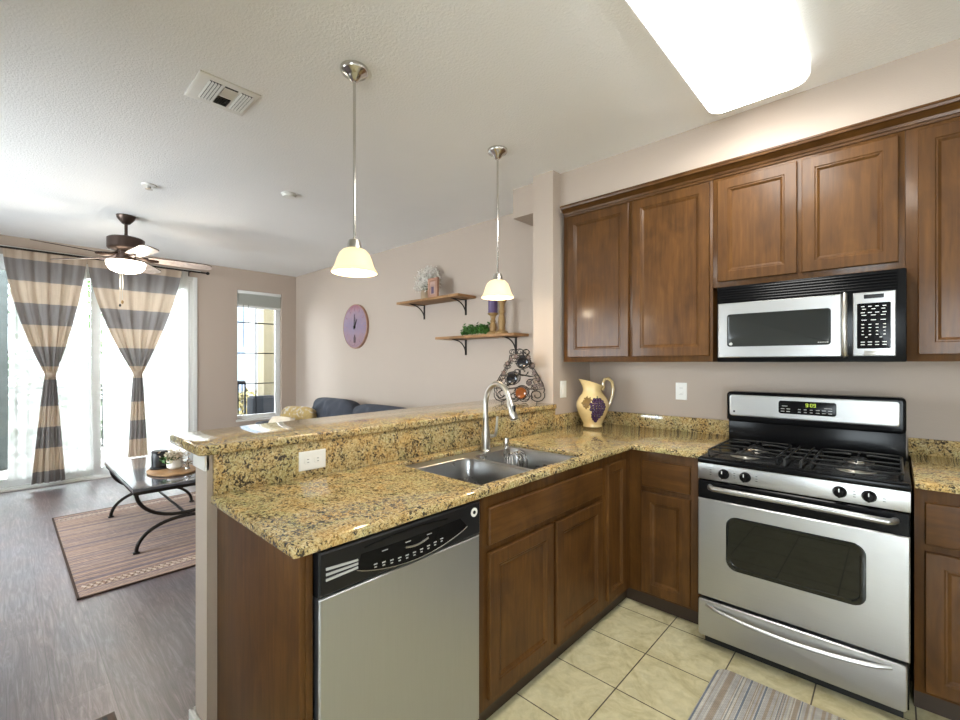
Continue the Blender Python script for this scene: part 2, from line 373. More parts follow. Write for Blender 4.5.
def slab_cells(xs, ys, keep, z0, z1, bev, mat_name, parent_label, nm, cat):
    bm = bmesh.new(); vd = {}
    def V(x, y):
        if (x, y) not in vd: vd[(x, y)] = bm.verts.new((x, y, z0))
        return vd[(x, y)]
    for i in range(len(xs)-1):
        for j in range(len(ys)-1):
            if keep((xs[i]+xs[i+1])/2, (ys[j]+ys[j+1])/2):
                bm.faces.new([V(xs[i], ys[j]), V(xs[i+1], ys[j]), V(xs[i+1], ys[j+1]), V(xs[i], ys[j+1])])
    r = bmesh.ops.extrude_face_region(bm, geom=bm.faces[:])
    for g in r['geom']:
        if isinstance(g, bmesh.types.BMVert): g.co.z = z1
    bmesh.ops.recalc_face_normals(bm, faces=bm.faces[:])
    ed = [e for e in bm.edges if len(e.link_faces) == 2 and e.calc_face_angle(0) > .5]
    bmesh.ops.bevel(bm, geom=ed, offset=bev, segments=2, profile=.5, affect='EDGES')
    mb = MB().bm(bm); return tag(obj(nm, mb, mat_name), parent_label, cat)

# ------------------------------------------------------------------ room shell
X0, X1, Y0, Y1, H = -6.983, 1.75, -2.3, 3.185, 2.755
SW = -1.776            # side wall of the kitchen recess
struct('floor', MB().box(X0-.12, SW-.07, Y0, Y1+.1, -.1, 0), 'planks')
struct('floor_kitchen', MB().box(SW-.07, X1, Y0, Y1+.1, -.1, 0), 'tile')
struct('ceiling', MB().box(X0-.12, X1+.1, Y0-.1, Y1+.1, H, H+.1), 'ceil')
struct('wall_back', MB().box(X0-.12, X1+.1, Y1, Y1+.1, 0, H), 'wall')
struct('wall_right', MB().box(X1, X1+.1, Y0-.1, Y1, 0, H), 'bouncewall')
wf = MB()
xs_ = [X0-.12, -5.9, -3.3, .15, 1.65, X1]
for a_, b_ in ((0, 1), (2, 3), (4, 5)): wf.box(xs_[a_], xs_[b_], Y0-.1, Y0, 0, H)
wf.box(-5.9, -3.3, Y0-.1, Y0, 0, .75).box(-5.9, -3.3, Y0-.1, Y0, 2.25, H)
wf.box(.15, 1.65, Y0-.1, Y0, 0, .4).box(.15, 1.65, Y0-.1, Y0, 2.2, H)  # openings added in the unseen wall to let in fill daylight
struct('wall_front', wf, 'bouncewall')
for nm_, a_, b_, z0_, z1_ in (('fill_window_2', -5.9, -3.3, .75, 2.25), ('fill_window_3', .15, 1.65, .4, 2.2)):  # both windows added out of view as frontal fill light
    e_ = sempty(nm_, ((a_+b_)/2, Y0, z0_)); m_ = (a_+b_)/2
    obj('window_frame', MB().box(a_, a_+.05, Y0-.08, Y0-.02, z0_, z1_, .003).box(b_-.05, b_, Y0-.08, Y0-.02, z0_, z1_, .003).box(a_, b_, Y0-.08, Y0-.02, z0_, z0_+.05, .003).box(a_, b_, Y0-.08, Y0-.02, z1_-.05, z1_, .003).box(m_-.025, m_+.025, Y0-.08, Y0-.02, z0_, z1_, .003), 'vinyl', e_)
    obj('pane', MB().box(a_+.04, b_-.04, Y0-.053, Y0-.047, z0_+.04, z1_-.04), 'glass', e_)
wb = MB(); wx0, wx1 = X0-.12, X0
DY0, DY1, DZ = -.70, 1.79, 2.53; WY0, WY1, WZ0, WZ1 = 2.318, 2.958, .553, 2.452
wb.box(wx0, wx1, Y0, DY0, 0, H).box(wx0, wx1, DY0, DY1, DZ, H).box(wx0, wx1, DY1, WY0, 0, H).box(wx0, wx1, WY1, Y1, 0, H).box(wx0, wx1, WY0, WY1, 0, WZ0).box(wx0, wx1, WY0, WY1, WZ1, H)
struct('wall_left', wb, 'wall')
CY = 2.664; CX = -1.951
struct('wall_column', MB().box(CX, SW, CY, Y1, 0, H), 'wall')
struct('wall_soffit', MB().box(SW, X1, 2.757, Y1, 2.472, H), 'wall')
struct('wall_chase', MB().box(-2.215, CX, 2.757, Y1, 2.527, H), 'wall')
struct('wall_knee', MB().box(-1.91, SW, .49, CY, 0, 1.058), 'wall')
kt = MB(); kt.box(-1.918, SW+.0, .482, .50, 1.0, 1.056, .003); kt.box(-1.918, -1.905, .482, CY, 1.0, 1.056, .003)
struct('trim_1', kt, 'trim')
bb = MB().box(-1.93, -1.911, .475, CY, 0, .09, .003).box(-1.93, SW, .472, .489, 0, .09, .003)
struct('baseboard_knee', bb, 'trim')
b2 = MB().box(X0, CX, Y1-.014, Y1, 0, .09, .003)
struct('baseboard_back', b2, 'trim')
struct('baseboard_left', MB().box(X0, X0+.014, DY1+.01, Y1, 0, .09, .003), 'trim')
# ---- sliding door
d = sempty('door_1', (X0, .55, 0))
fr = MB(); xa, xb = X0-.10, X0-.01
fr.box(xa, xb, DY0, DY0+.055, 0, DZ, .004).box(xa, xb, DY1-.055, DY1, 0, DZ, .004).box(xa+.001, xb-.001, DY0+.05, DY1-.05, DZ-.06, DZ, .004).box(xa+.001, xb-.001, DY0+.05, DY1-.05, 0, .035, .004)
fr.box(X0-.02, X0+.012, DY1-.03, DY1+.02, 0, DZ+.02, .003).box(X0-.019, X0+.011, DY0-.02, DY1-.029, DZ-.03, DZ+.02, .003)
obj('door_frame', fr, 'vinyl', d)
def sash(y0, y1, x):
    q = MB(); q.box(x-.018, x+.018, y0, y0+.075, .035, DZ-.06, .003).box(x-.018, x+.018, y1-.075, y1, .035, DZ-.06, .003)
    q.box(x-.017, x+.017, y0+.07, y1-.07, .035, .125, .003).box(x-.017, x+.017, y0+.07, y1-.07, DZ-.14, DZ-.06, .003)
    s_ = obj('sash', q, 'vinyl', d)
    obj('pane', MB().box(x-.003, x+.003, y0+.07, y1-.07, .12, DZ-.135), 'glass', s_)
sash(.73, DY1-.05, X0-.035); sash(DY0+.05, .79, X0-.078)
struct('trim_2', MB().box(X0, X0+.03, DY0, DY1, 0, .018, .004), 'trim')
# ---- narrow window
w = sempty('window_1', (X0, 2.64, .5))
fr = MB(); xa, xb = X0-.10, X0-.055
fr.box(xa, xb, WY0, WY0+.02, WZ0, WZ1, .003).box(xa, xb, WY1-.075, WY1, WZ0, WZ1, .003).box(xa+.001, xb-.001, WY0+.019, WY1-.074, WZ0, WZ0+.06, .003).box(xa+.001, xb-.001, WY0+.019, WY1-.074, WZ1-.05, WZ1, .003)
obj('window_frame', fr, 'vinyl', w)
obj('pane', MB().box(X0-.086, X0-.08, WY0+.02, WY1-.07, WZ0+.05, WZ1-.04), 'glass', w)
gr = MB()
gr.box(X0-.092, X0-.074, 2.60, 2.612, WZ0+.06, WZ1-.05)
for z in (1.985, 1.53, 1.075): gr.box(X0-.092, X0-.074, WY0+.02, WY1-.07, z-.007, z+.007)
obj('grid', gr, 'charcoal', w)
struct('window_1_sill', MB().box(X0-.054, X0+.02, WY0+.001, WY1-.001, WZ0, WZ0+.006, .002).box(X0+.0005, X0+.022, WY0-.02, WY1+.02, WZ0-.025, WZ0+.006, .003), 'trim')
bl = thing('window_blind', 'white blind drawn up at the top of the narrow window', 'blind', (X0-.03, 2.64, 2.2))
obj('headrail', MB().box(X0-.05, X0-.005, WY0+.006, WY1-.006, 2.405, 2.45, .004), 'vinyl', bl)
sl_ = MB().box(X0-.03, X0-.025, WY0+.012, WY1-.012, 2.235, 2.405)
for i in range(13): sl_.box(X0-.05, X0-.008, WY0+.012, WY1-.012, 2.24+i*.0125, 2.2435+i*.0125)
obj('slat_stack', sl_, plain('blind_slat', (.55, .56, .52), .5), bl)
obj('bottom_rail', MB().box(X0-.05, X0-.006, WY0+.01, WY1-.01, 2.205, 2.235, .004), 'vinyl', bl)
for k, (y, z) in enumerate(((2.40, 1.62), (2.47, 1.55))): obj('cord', MB().tube([(X0-.004, y, 2.24), (X0-.004, y+.003, z)], .003, 5), 'charcoal', bl)
# ---- outside
def outdoor(name, mb, mat): o = obj(name, mb, mat, None, 0); o['kind'] = 'structure'; return o
outdoor('exterior_balcony_floor', MB().box(-9.2, X0-.13, -3, 5, -.2, -.02), 'conc')
outdoor('exterior_ground', MB().box(-60, -9.2, -40, 40, -3.2, -3), 'conc')
outdoor('exterior_column', MB().box(-9.1, -8.5, -1.6, .045, 0, 3.2), 'stucco')
outdoor('exterior_pillar', MB().box(-8.45, -8.15, 3.14, 3.5, 0, 3.4), 'tan')
outdoor('exterior_side_wall', MB().box(-9.2, -7.11, 3.75, 3.95, 0, 3.4), 'paleout')
rl = thing('balcony_railing', 'white balcony railing seen faintly through the sheer curtains', 'railing', (-9.0, 1.6, 0))
rb = MB(); rb.box(-9.03, -8.97, .06, 3.1, 1.0, 1.05).box(-9.02, -8.98, .06, 3.1, .08, .12)
obj('rail', rb, 'charcoal', rl)
for k in range(26): obj('baluster', MB().box(-9.01, -8.99, .12+k*.115, .135+k*.115, .12, 1.0), 'charcoal', rl)
rnd = random.Random(3); hd = MB()
hd.leafs([(rnd.uniform(-13.6, -12), rnd.uniform(-.5, 3.2), rnd.uniform(-1.4, 4.2)) for _ in range(2600)], .12, 0, rnd)
ht = thing('garden_tree', 'green leafy tree beyond the balcony seen between the sheers', 'tree', (-12.8, 1.3, -3))
obj('foliage', hd, 'hedge', ht, 0); obj('trunk', MB().tube([(-12.8, 1.3, -3), (-12.8, 1.35, 1.5)], .12, 8), 'bronze', ht)
hs = thing('apartment_building', 'pale apartment building with orange roof outside the narrow window', 'building', (-22, 7.2, -3))
obj('facade', MB().box(-24, -20, 4.6, 7.15, -3, 3.1), 'paleout', hs); obj('roof', MB().box(-24.2, -19.7, 4.4, 7.3, 1.45, 1.75).box(-24.2, -19.8, 4.4, 7.3, 3.1, 3.3), 'roof', hs)
for z in (2.1, .1): obj('window', MB().box(-19.99, -19.95, 6.72, 7.02, z, z+.8), 'bluegrey', hs)
hs2 = thing('neighbour_building', 'blue grey building wing outside the narrow window beside tan pillar', 'building', (-14, 6.5, -3))
obj('facade', MB().box(-15, -13, 4.72, 5.9, -3, 5), 'bluegrey', hs2); obj('corner_board', MB().box(-12.99, -12.9, 4.5, 4.85, -3, 5), 'paleout', hs2)
tag(obj('planter_box', MB().box(-8.08, -7.82, 2.83, 3.23, 0, .80, .02).box(-8.05, -7.85, 2.86, 3.20, .80, .82), 'charcoal'), 'dark grey box standing on the balcony outside narrow window', 'planter')
yb = thing('yellow_bush', 'yellow flowering bush beyond the balcony low in narrow window', 'bush', (-10.4, 3.55, -3))
obj('foliage', MB().leafs([(rnd.gauss(-10.4, .18), rnd.gauss(3.5, .17), rnd.uniform(-.1, .8)) for _ in range(500)], .07, 0, rnd), 'ybush', yb, 0)
obj('stem', MB().tube([(-10.4, 3.5, -3), (-10.4, 3.5, .2)], .05, 6), 'stemgreen', yb)
oc = thing('balcony_chair', 'dark metal balcony chair outside the narrow window', 'chair', (-8.55, 2.72, 0))
q = MB(); q.tube([(-8.5, 2.5, .62), (-8.5, 2.5, 1.02), (-8.5, 2.95, 1.05), (-8.5, 2.95, .6)], .018, 6)
for k in range(5): q.tube([(-8.5, 2.58+k*.08, .66), (-8.5, 2.58+k*.08, 1.03)], .008, 5)
obj('backrest', q, 'charcoal', oc); obj('seat', MB().box(-8.95, -8.5, 2.5, 2.95, .42, .45, .008), 'charcoal', oc)
for (x, y) in ((-8.9, 2.53), (-8.9, 2.92), (-8.5, 2.5), (-8.5, 2.95)): obj('leg', MB().tube([(x, y, 0), (x, y, .64 if x > -8.6 else .43)], .016, 6), 'charcoal', oc)
# ------------------------------------------------------------------ cabinets
DOORP = [(0, 0), (0, .015), (.003, .018), (.052, .019), (.056, .0155), (.061, .0155), (.072, .008), (.080, .008)]
SLAB = [(0, 0), (0, .013), (.003, .017), (.010, .018)]
def door(par, u0, u1, z0, z1, fn, k='cab', nm='door'):
    w = min(u1-u0, z1-z0); s = min(1, w/.26)
    return obj(nm, MB().rings(u0, u1, z0, z1, [(i*s, d) for i, d in DOORP], fn), k, par, 20)
def drawer(par, u0, u1, z0, z1, fn, k, nm='drawer'):
    return obj(nm, MB().rings(u0, u1, z0, z1, SLAB, fn), k, par, 20)
# upper cabinets
UY = 2.755; UB = 1.390; UT = 2.44
def upper(x0, x1, z0, label):
    t = thing('wall_cabinet', label, 'cabinet', ((x0+x1)/2, UY+.2, z0), 'wall cabinets over the counter')
    obj('carcass', MB().box(x0, x1, UY, Y1-.002, z0, UT, .0015), 'cab', t); return t
t = upper(-1.745, -.758, UB, 'tall two-door wall cabinet above cream pitcher')
door(t, -1.705, -1.252, 1.424, 2.412, YF(UY)); door(t, -1.226, -.773, 1.424, 2.412, YF(UY))
t = upper(-.757, .033, 1.808, 'short two-door wall cabinet directly above microwave')
door(t, -.730, -.363, 1.838, 2.405, YF(UY)); door(t, -.343, .012, 1.838, 2.405, YF(UY))
t = upper(.034, .90, UB, 'tall wall cabinet on the far side of the microwave from pitcher')
door(t, .074, .468, 1.420, 2.405, YF(UY)); door(t, .478, .880, 1.420, 2.405, YF(UY))
cp = [(0, 2.425), (.006, 2.425), (.008, 2.436), (.014, 2.438), (.018, 2.450), (.045, 2.468), (.055, 2.470), (.058, 2.482), (.062, 2.484), (.062, 2.492), (0, 2.492)]
cr = MB().prism([(a, z) for a, z in cp], lambda u, v, d_: (d_, UY-u, v), -1.738, .91)
tag(obj('crown_moulding', cr, 'cabh', None, 20), 'dark wood crown moulding along top of wall cabinets', 'moulding')
# base cabinets
FX = -1.125; FY = 2.472; CB = .888; KZ = .082
def carc(mb, x0, x1, y0, y1): mb.box(x0, x1, y0, y1, KZ, CB-.001, .0015)
t = thing('base_cabinet', 'sink base cabinet with wide false drawer and two doors', 'cabinet', (-1.4, 1.67, 0), 'base cabinets under the granite')
q = MB(); ym = 1.192; yM = 2.150
q.box(-1.745, FX-.021, ym, ym+.018, KZ, CB-.001).box(-1.745, FX-.021, yM-.018, yM, KZ, CB-.001).box(-1.729, FX-.0005, ym+.0525, yM-.0405, KZ, KZ+.018).box(-1.745, -1.73, ym+.0181, yM-.0181, KZ, CB-.001)
q.box(FX-.02, FX+.0005, ym, ym+.052, KZ, CB-.001).box(FX-.02, FX+.0005, yM-.04, yM, KZ, CB-.001).box(FX-.02, FX, ym+.0521, yM-.0401, CB-.055, CB-.001).box(FX-.02, FX, ym+.0521, yM-.0401, .655, .71).box(FX-.02, FX, ym+.0521, yM-.0401, KZ+.019, .135).box(FX-.02, FX, 1.65, 1.71, .1351, .6549)
obj('carcass', q, 'cab', t)
drawer(t, 1.242, 2.121, .698, .838, XF(FX), 'caby', 'false_drawer')
door(t, 1.242, 1.668, .118, .668, XF(FX)); door(t, 1.693, 2.121, .118, .668, XF(FX))
obj('toe_kick', MB().box(-1.3, FX-.033, ym, yM, 0, KZ), 'kick', t)
t = thing('base_cabinet', 'narrow corner base cabinet with one tall door beside sink cabinet', 'cabinet', (-1.4, 2.4, 0), 'base cabinets under the granite')
q = MB(); carc(q, -1.745, FX, 2.151, Y1-.02); obj('carcass', q, 'cab', t)
door(t, 2.186, 2.392, .118, .842, XF(FX)); obj('toe_kick', MB().box(-1.3, FX-.033, 2.151, FY+.10, 0, KZ), 'kick', t)
t = thing('base_cabinet', 'base cabinet with one drawer over door between corner and range', 'cabinet', (-.92, 2.8, 0), 'base cabinets under the granite')
q = MB(); carc(q, FX+.001, -.722, FY, Y1-.02); obj('carcass', q, 'cab', t)
drawer(t, -1.048, -.786, .690, .838, YF(FY), 'cabh'); door(t, -1.048, -.786, .098, .662, YF(FY)); obj('toe_kick', MB().box(FX-.03, -.722, FY+.033, FY+.1, 0, KZ), 'kick', t)
t = thing('base_cabinet', 'base cabinet with drawer and door on far side of range', 'cabinet', (.5, 2.8, 0), 'base cabinets under the granite')
q = MB(); carc(q, .056, .95, FY, Y1-.02); obj('carcass', q, 'cab', t)
drawer(t, .086, .49, .675, .838, YF(FY), 'cabh'); door(t, .086, .49, .098, .645, YF(FY)); drawer(t, .51, .92, .675, .838, YF(FY), 'cabh'); door(t, .51, .92, .098, .645, YF(FY)); obj('toe_kick', MB().box(.056, .95, FY+.033, FY+.1, 0, KZ), 'kick', t)
t = thing('end_panel', 'dark wood end panel closing the peninsula beside dishwasher', 'panel', (-1.44, .53, 0))
obj('side_board', MB().box(SW+.001, FX, .522, .538, 0, CB-.001, .002), 'cab', t); obj('stile', MB().box(FX-.02, FX+.001, .538, .558, 0, CB-.001, .002), 'cab', t)
# ------------------------------------------------------------------ granite
GZ = .918
SX0, SX1, SY0, SY1 = -1.695, -1.158, 1.240, 2.030
slab_cells([-1.757, SX0, SX1, -1.100, -.7225], [.495, SY0, SY1, 2.447, 3.165], lambda x, y: not (SX0 < x < SX1 and SY0 < y < SY1) and (x < -1.100 or y > 2.447), CB, GZ, .006, 'granite',
           'golden speckled granite worktop of the peninsula around the sink', 'countertop', 'countertop')
tag(obj('countertop', MB().box(.056, .96, 2.447, 3.165, CB, GZ, .006), 'granite'), 'golden speckled granite worktop to the far side of range', 'countertop')
tag(obj('bar_backsplash', MB().box(SW, -1.757, .508, CY, GZ-.02, 1.058, .001), 'granite'), 'speckled granite splash rising behind sink to the raised bar', 'backsplash')
tag(obj('side_backsplash', MB().box(SW, -1.757, CY, 3.165, GZ-.02, 1.014, .002), 'granite'), 'short granite upstand on side wall below white switch', 'backsplash')
tag(obj('wall_backsplash', MB().box(SW, -.60, 3.165, Y1, GZ-.02, 1.014, .002), 'granite'), 'low granite upstand behind cream pitcher and range wall counter', 'backsplash')
tag(obj('wall_backsplash', MB().box(.05, .96, 3.165, Y1, GZ-.02, 1.0, .002), 'granite'), 'low granite upstand behind worktop on far side of range', 'backsplash')
bp = [(-1.742, .470), (-1.742, CY-.001), (CX-.002, CY-.001), (CX-.002, 3.18), (-2.37, 3.18), (-2.30, 2.0), (-2.205, .79), (-2.15, .472), (-2.13, .455), (-1.757, .455)]
bm = bmesh.new(); f = bm.faces.new([bm.verts.new((x, y, 1.060)) for x, y in bp]); r = bmesh.ops.extrude_face_region(bm, geom=[f])
for g in r['geom']:
    if isinstance(g, bmesh.types.BMVert): g.co.z = 1.094
bmesh.ops.recalc_face_normals(bm, faces=bm.faces[:]); bmesh.ops.bevel(bm, geom=bm.edges[:], offset=.008, segments=3, profile=.5, affect='EDGES')
tag(obj('bar_counter', MB().bm(bm), 'granite'), 'raised granite bar top along the knee wall', 'bar counter')
# ------------------------------------------------------------------ sink
t = thing('double_sink', 'stainless double bowl sink set into granite worktop', 'sink', (-1.42, 1.63, GZ-.2))
fl = bmesh.new(); bx = (-1.605, -1.178); by = ((1.262, 1.622), (1.652, 2.008)); RZ = .896
def bowl_ring(y0, y1, ins, z, rad, n=5):
    pts = []; a0, a1, b0, b1 = bx[0]+ins, bx[1]-ins, y0+ins, y1-ins
    for cx, cy, qd in ((a1-rad, b1-rad, 0), (a0+rad, b1-rad, 1), (a0+rad, b0+rad, 2), (a1-rad, b0+rad, 3)):
        for j in range(n+1):
            tt = (qd+j/n)*PI/2; pts.append((cx+rad*math.cos(tt), cy+rad*math.sin(tt), z))
    return pts
for y0, y1 in by:
    prof = [(-.004, RZ+.002, .055), (0, RZ, .055), (.004, RZ-.012, .055), (.012, RZ-.17, .06), (.03, RZ-.188, .06), (.12, RZ-.192, .03)]
    vs = []; fs = []; k = 24
    for ins, z, rad in prof: vs += bowl_ring(y0, y1, ins, z, rad)
    for i in range(len(prof)-1):
        for j in range(k): fs.append((i*k+j, i*k+(j+1) % k, (i+1)*k+(j+1) % k, (i+1)*k+j))
    fs.append(tuple((len(prof)-1)*k+j for j in range(k)))
    b = obj('bowl', MB().add(vs, fs), 'sink', t, 40)
    cxm = (bx[0]+bx[1])/2; cym = (y0+y1)/2
    obj('drain', MB().lathe([(.045, RZ-.1905), (.043, RZ-.188), (.030, RZ-.1885), (.027, RZ-.191), (.0, RZ-.191)], (cxm, cym, 0), 20, caps=False), 'chrome', b)
dk = MB(); ds = dict(b=.001)
dk.box(-1.6945, bx[0]-.002, 1.2405, 2.0295, RZ-.004, RZ).box(bx[1]+.002, -1.1585, 1.2405, 2.0295, RZ-.004, RZ)
dk.box(bx[0]-.002, bx[1]+.002, 1.2405, by[0][0]+.002, RZ-.004, RZ).box(bx[0]-.002, bx[1]+.002, by[0][1]-.002, by[1][0]+.002, RZ-.004, RZ+.001).box(bx[0]-.002, bx[1]+.002, by[1][1]-.002, 2.0295, RZ-.004, RZ)
def corner_fill(cx, cy, sx, sy, r=.055):
    p = [(cx, cy, RZ)]+[(cx+sx*(r-r*math.cos(a)), cy+sy*(r-r*math.sin(a)), RZ) for a in [i*PI/2/5 for i in range(6)]]
    dk.add(p, [tuple(range(len(p)))])
for y0, y1 in by:
    for cx, sx in ((bx[0]-.004, 1), (bx[1]+.004, -1)):
        corner_fill(cx, y0-.004, sx, 1); corner_fill(cx, y1+.004, sx, -1)
obj('rim', dk, 'steel', t)
# faucet
t = thing('kitchen_faucet', 'tall brushed gooseneck faucet standing behind the sink', 'faucet', (-1.650, 1.815, RZ))
fx, fy = -1.650, 1.815; dx, dy = math.cos(-.30), math.sin(-.30)
obj('base', MB().lathe([(.030, RZ), (.030, RZ+.006), (.025, RZ+.012), (.023, RZ+.10), (.021, RZ+.12), (.0165, RZ+.15), (.0145, RZ+.20)], (fx, fy, 0), 20), 'nickel', t)
path = [(fx, fy, RZ+.19), (fx, fy, RZ+.255)]; R = .122
for i in range(1, 15):
    a = PI-i*PI*.89/14; path.append((fx+dx*(R+R*math.cos(a)), fy+dy*(R+R*math.cos(a)), RZ+.255+R*math.sin(a)))
ex = Vector(path[-1]); tv = (Vector(path[-1])-Vector(path[-2])).normalized()
obj('spout', MB().tube(path, .0135, 12), 'nickel', t)
sp = obj('spray_head', MB().lathe([(.0145, 0), (.0165, .01), (.0185, .04), (.0205, .095), (.018, .10), (.010, .10)], ex, 16, axis=tv), 'nickel', t)
bp_ = ex+tv*.05+Vector((dx, dy, .15)).normalized()*.0175
obj('spray_button', MB().box(bp_.x-.007, bp_.x+.007, bp_.y-.007, bp_.y+.007, bp_.z-.022, bp_.z+.022, .003), 'blackplastic', sp)
hp = Vector((fx+.026, fy+.010, RZ+.085))
obj('lever', MB().tube([hp, hp+Vector((.022, .012, .005)), hp+Vector((.030, .016, .045)), hp+Vector((.034, .019, .11))], [.011, .011, .0085, .006], 10), 'nickel', t)
t = thing('air_gap_cap', 'small chrome air gap cylinder beside the gooseneck faucet', 'air gap', (-1.645, 1.985, RZ))
obj('collar', MB().lathe([(.022, RZ), (.022, RZ+.006), (.018, RZ+.008)], (-1.645, 1.985, 0), 18), 'chrome', t)
obj('cap', MB().lathe([(.017, RZ+.006), (.0175, RZ+.05), (.015, RZ+.056), (.0, RZ+.057)], (-1.645, 1.985, 0), 18, caps=False), 'chrome', t)
t = thing('sink_caddy', 'small chrome wire sponge caddy inside the far sink bowl', 'caddy', (-1.50, 1.985, .80))
q = MB()
for k in range(5):
    yy = 1.905+k*.022; q.tube([(-1.585, yy, .775)]+arc((-1.545, .80), .045, PI*.9, 0, 8, lambda a, b: (a, yy, b+.04))+[(-1.50, yy, .76), (-1.58, yy, .74)], .0028, 6)
q.tube([(-1.585, 1.90, .78), (-1.585, 1.998, .78)], .003, 6).tube([(-1.50, 1.90, .77), (-1.50, 1.998, .77)], .003, 6).tube([(-1.545, 1.90, .884), (-1.545, 1.998, .884)], .003, 6)
obj('wire_frame', q, 'chrome', t)
obj('suction_cup', MB().lathe([(.018, 0), (.012, .008), (.006, .012)], (-1.545, 2.0, .83), 12, axis=(0, -1, 0)), 'greyprint', t)
# ------------------------------------------------------------------ dishwasher
t = thing('dishwasher', 'stainless dishwasher with black control panel at the peninsula end', 'dishwasher', (-1.4, .87, 0))
y0, y1 = .560, 1.188; XD = -1.122
obj('tub', MB().box(-1.72, XD-.03, y0, y1, .06, CB-.004), 'blackplastic', t)
obj('door', MB().rings(y0+.006, y1-.004, .085, .758, [(0, -.03), (0, .012), (.004, .016), (.01, .0165)], XF(XD)), 'steelv', t)
obj('toe_panel', MB().box(-1.25, XD-.04, y0, y1, .0, .08), 'blackplastic', t)
cp = obj('control_panel', MB().rings(y0+.004, y1-.003, .762, CB-.006, [(0, -.03), (0, .014), (.006, .019), (.012, .0195)], XF(XD)), 'blackplastic', t)
fn = XF(XD+.0195)
top = [(.690+.39*i/12, .843-.004*math.sin(PI*i/12)) for i in range(13)]
bot = [(1.115-.44*i/24, .802+.006*(1-i/24)-.040*math.sin(PI*i/24)**.8) for i in range(25)]
obj('control_window', MB().prism(top+bot, fn, 0, .0015), 'black', cp)
for s_, nm_ in ((bot, 'window_rim'),): obj(nm_, MB().tube([fn(u, v, .0015) for u, v in s_], .0012, 5), 'nickel', cp)
hl = MB(); hl.tube([(XD+.020, .70+.32*i/10, .858+.009*math.sin(PI*i/10)) for i in range(11)], .0022, 6); obj('grip_lip', hl, 'black', cp)
for k in range(10):
    yy = .730+k*.0285; zz = .800-.012*math.sin(PI*(k+.5)/10)
    obj('button', MB().box(XD+.0212, XD+.0222, yy, yy+.012, zz, zz+.0035), 'greyprint', cp); obj('button', MB().box(XD+.0212, XD+.0222, yy+.002, yy+.010, zz-.0085, zz-.005), 'greyprint', cp)
    if k % 3 == 1: obj('indicator', MB().box(XD+.0212, XD+.0222, yy, yy+.02, .829, .8315), 'greyprint', cp)
sl_ = MB().tube([(XD+.0215, .845+.09*i/8, .8155-.007*math.sin(PI*i/8)+.004*i/8) for i in range(9)], .003, 6); obj('latch_bar', sl_, 'nickel', cp)
vt = MB()
for k in range(3): vt.prism([(.583, .803+k*.0145), (.679, .806+k*.0105), (.679, .812+k*.0105), (.583, .810+k*.0145)], fn, 0, .002)
obj('vent_louvres', vt, 'greyprint', cp)
bd = obj('badge', MB().lathe([(.016, 0), (.016, .002), (.0095, .0025), (.0095, .0012), (0, .0012)], (XD+.0195, 1.150, .848), 20, axis=(1, 0, 0), caps=False), 'plastic', cp)
obj('emblem', MB().lathe([(.0065, .0012), (.0065, .0028), (0, .0028)], (XD+.0195, 1.150, .848), 14, axis=(1, 0, 0), caps=False), 'charcoal', bd)
# ------------------------------------------------------------------ range
t = thing('gas_range', 'stainless gas range with black cooktop and backguard', 'stove', (-.333, 2.65, 0))
rx0, rx1 = -.7127, .0445; RY = 2.344
obj('body', MB().box(rx0+.004, rx1-.004, RY+.03, 2.965, .045, .905, .003), 'black', t)
kk = MB().box(rx0+.02, rx1-.02, RY+.045, 2.9, 0, .05); obj('base_plinth', kk, 'blackmatte', t)
obj('control_panel', MB().box(rx0, rx1, RY, RY+.05, .814, .893, .003), 'steel', t)
for x, z in ((-.597, .853), (-.507, .8535), (-.166, .8535), (-.075, .8535)):
    kn = obj('knob', MB().lathe([(.0235, 0), (.0235, .006), (.021, .010), (.018, .026), (.016, .029), (0, .030)], (x, RY+.001, z), 22, axis=(0, -1, 0), caps=False), 'black', t)
    obj('grip', MB().box(x-.004, x+.004, RY-.037, RY-.02, z-.018, z+.019, .002), 'black', kn)
    obj('marker', MB().box(x-.0015, x+.0015, RY-.0385, RY-.036, z+.006, z+.0195), 'whiteprint', kn)
for x in (-.655, -.552, -.462, -.12, -.03):
    mk = MB()
    for z in (.842, .853, .864): mk.box(x-.004, x+.004, RY-.0012, RY, z-.001, z+.001)
    obj('dial_print', mk, 'charcoal', t)
dr = obj('oven_door', MB().rings(rx0+.002, rx1-.002, .245, .722, [(0, -.03), (0, .004), (.004, .009), (.01, .0095)], YF(RY)), 'steel', t)
obj('door_band', MB().rings(rx0+.002, rx1-.002, .723, .808, [(0, -.03), (0, .002), (.004, .006), (.01, .0065)], YF(RY)), 'black', dr)
obj('oven_window', MB().rings(-.585, -.083, .408, .660, [(0, 0), (0, .0022), (.004, .003), (.018, .003), (.020, .0015), (.022, .0015)], YF(RY-.009), rad=.045, seg=6), 'darkglass', dr)
hn = MB(); pts = [(-.655, RY-.004, .783), (-.650, RY-.03, .785), (-.632, RY-.048, .785)]+[(-.632+.614*i/8, RY-.052, .785-.006*i/8+.003*math.sin(PI*i/8)) for i in range(1, 8)]+[(-.018, RY-.048, .779), (-.004, RY-.03, .779), (.002, RY-.004, .777)]
hn.tube(pts, .0125, 12); obj('handle', hn, 'steel', dr)
dw = obj('storage_drawer', MB().rings(rx0+.003, rx1-.010, .052, .230, [(0, -.03), (0, .004), (.004, .009), (.01, .0095)], YF(RY), rad=.012), 'steel', t)
pts = [(-.672, RY-.006, .208)]+[(-.672+.662*i/14, RY-.012-.034*math.sin(PI*i/14)**.6, .208-.022*math.sin(PI*i/14)**.8) for i in range(1, 14)]+[(-.010, RY-.006, .208)]
obj('handle', MB().tube(pts, .0095, 10), 'steel', dw)
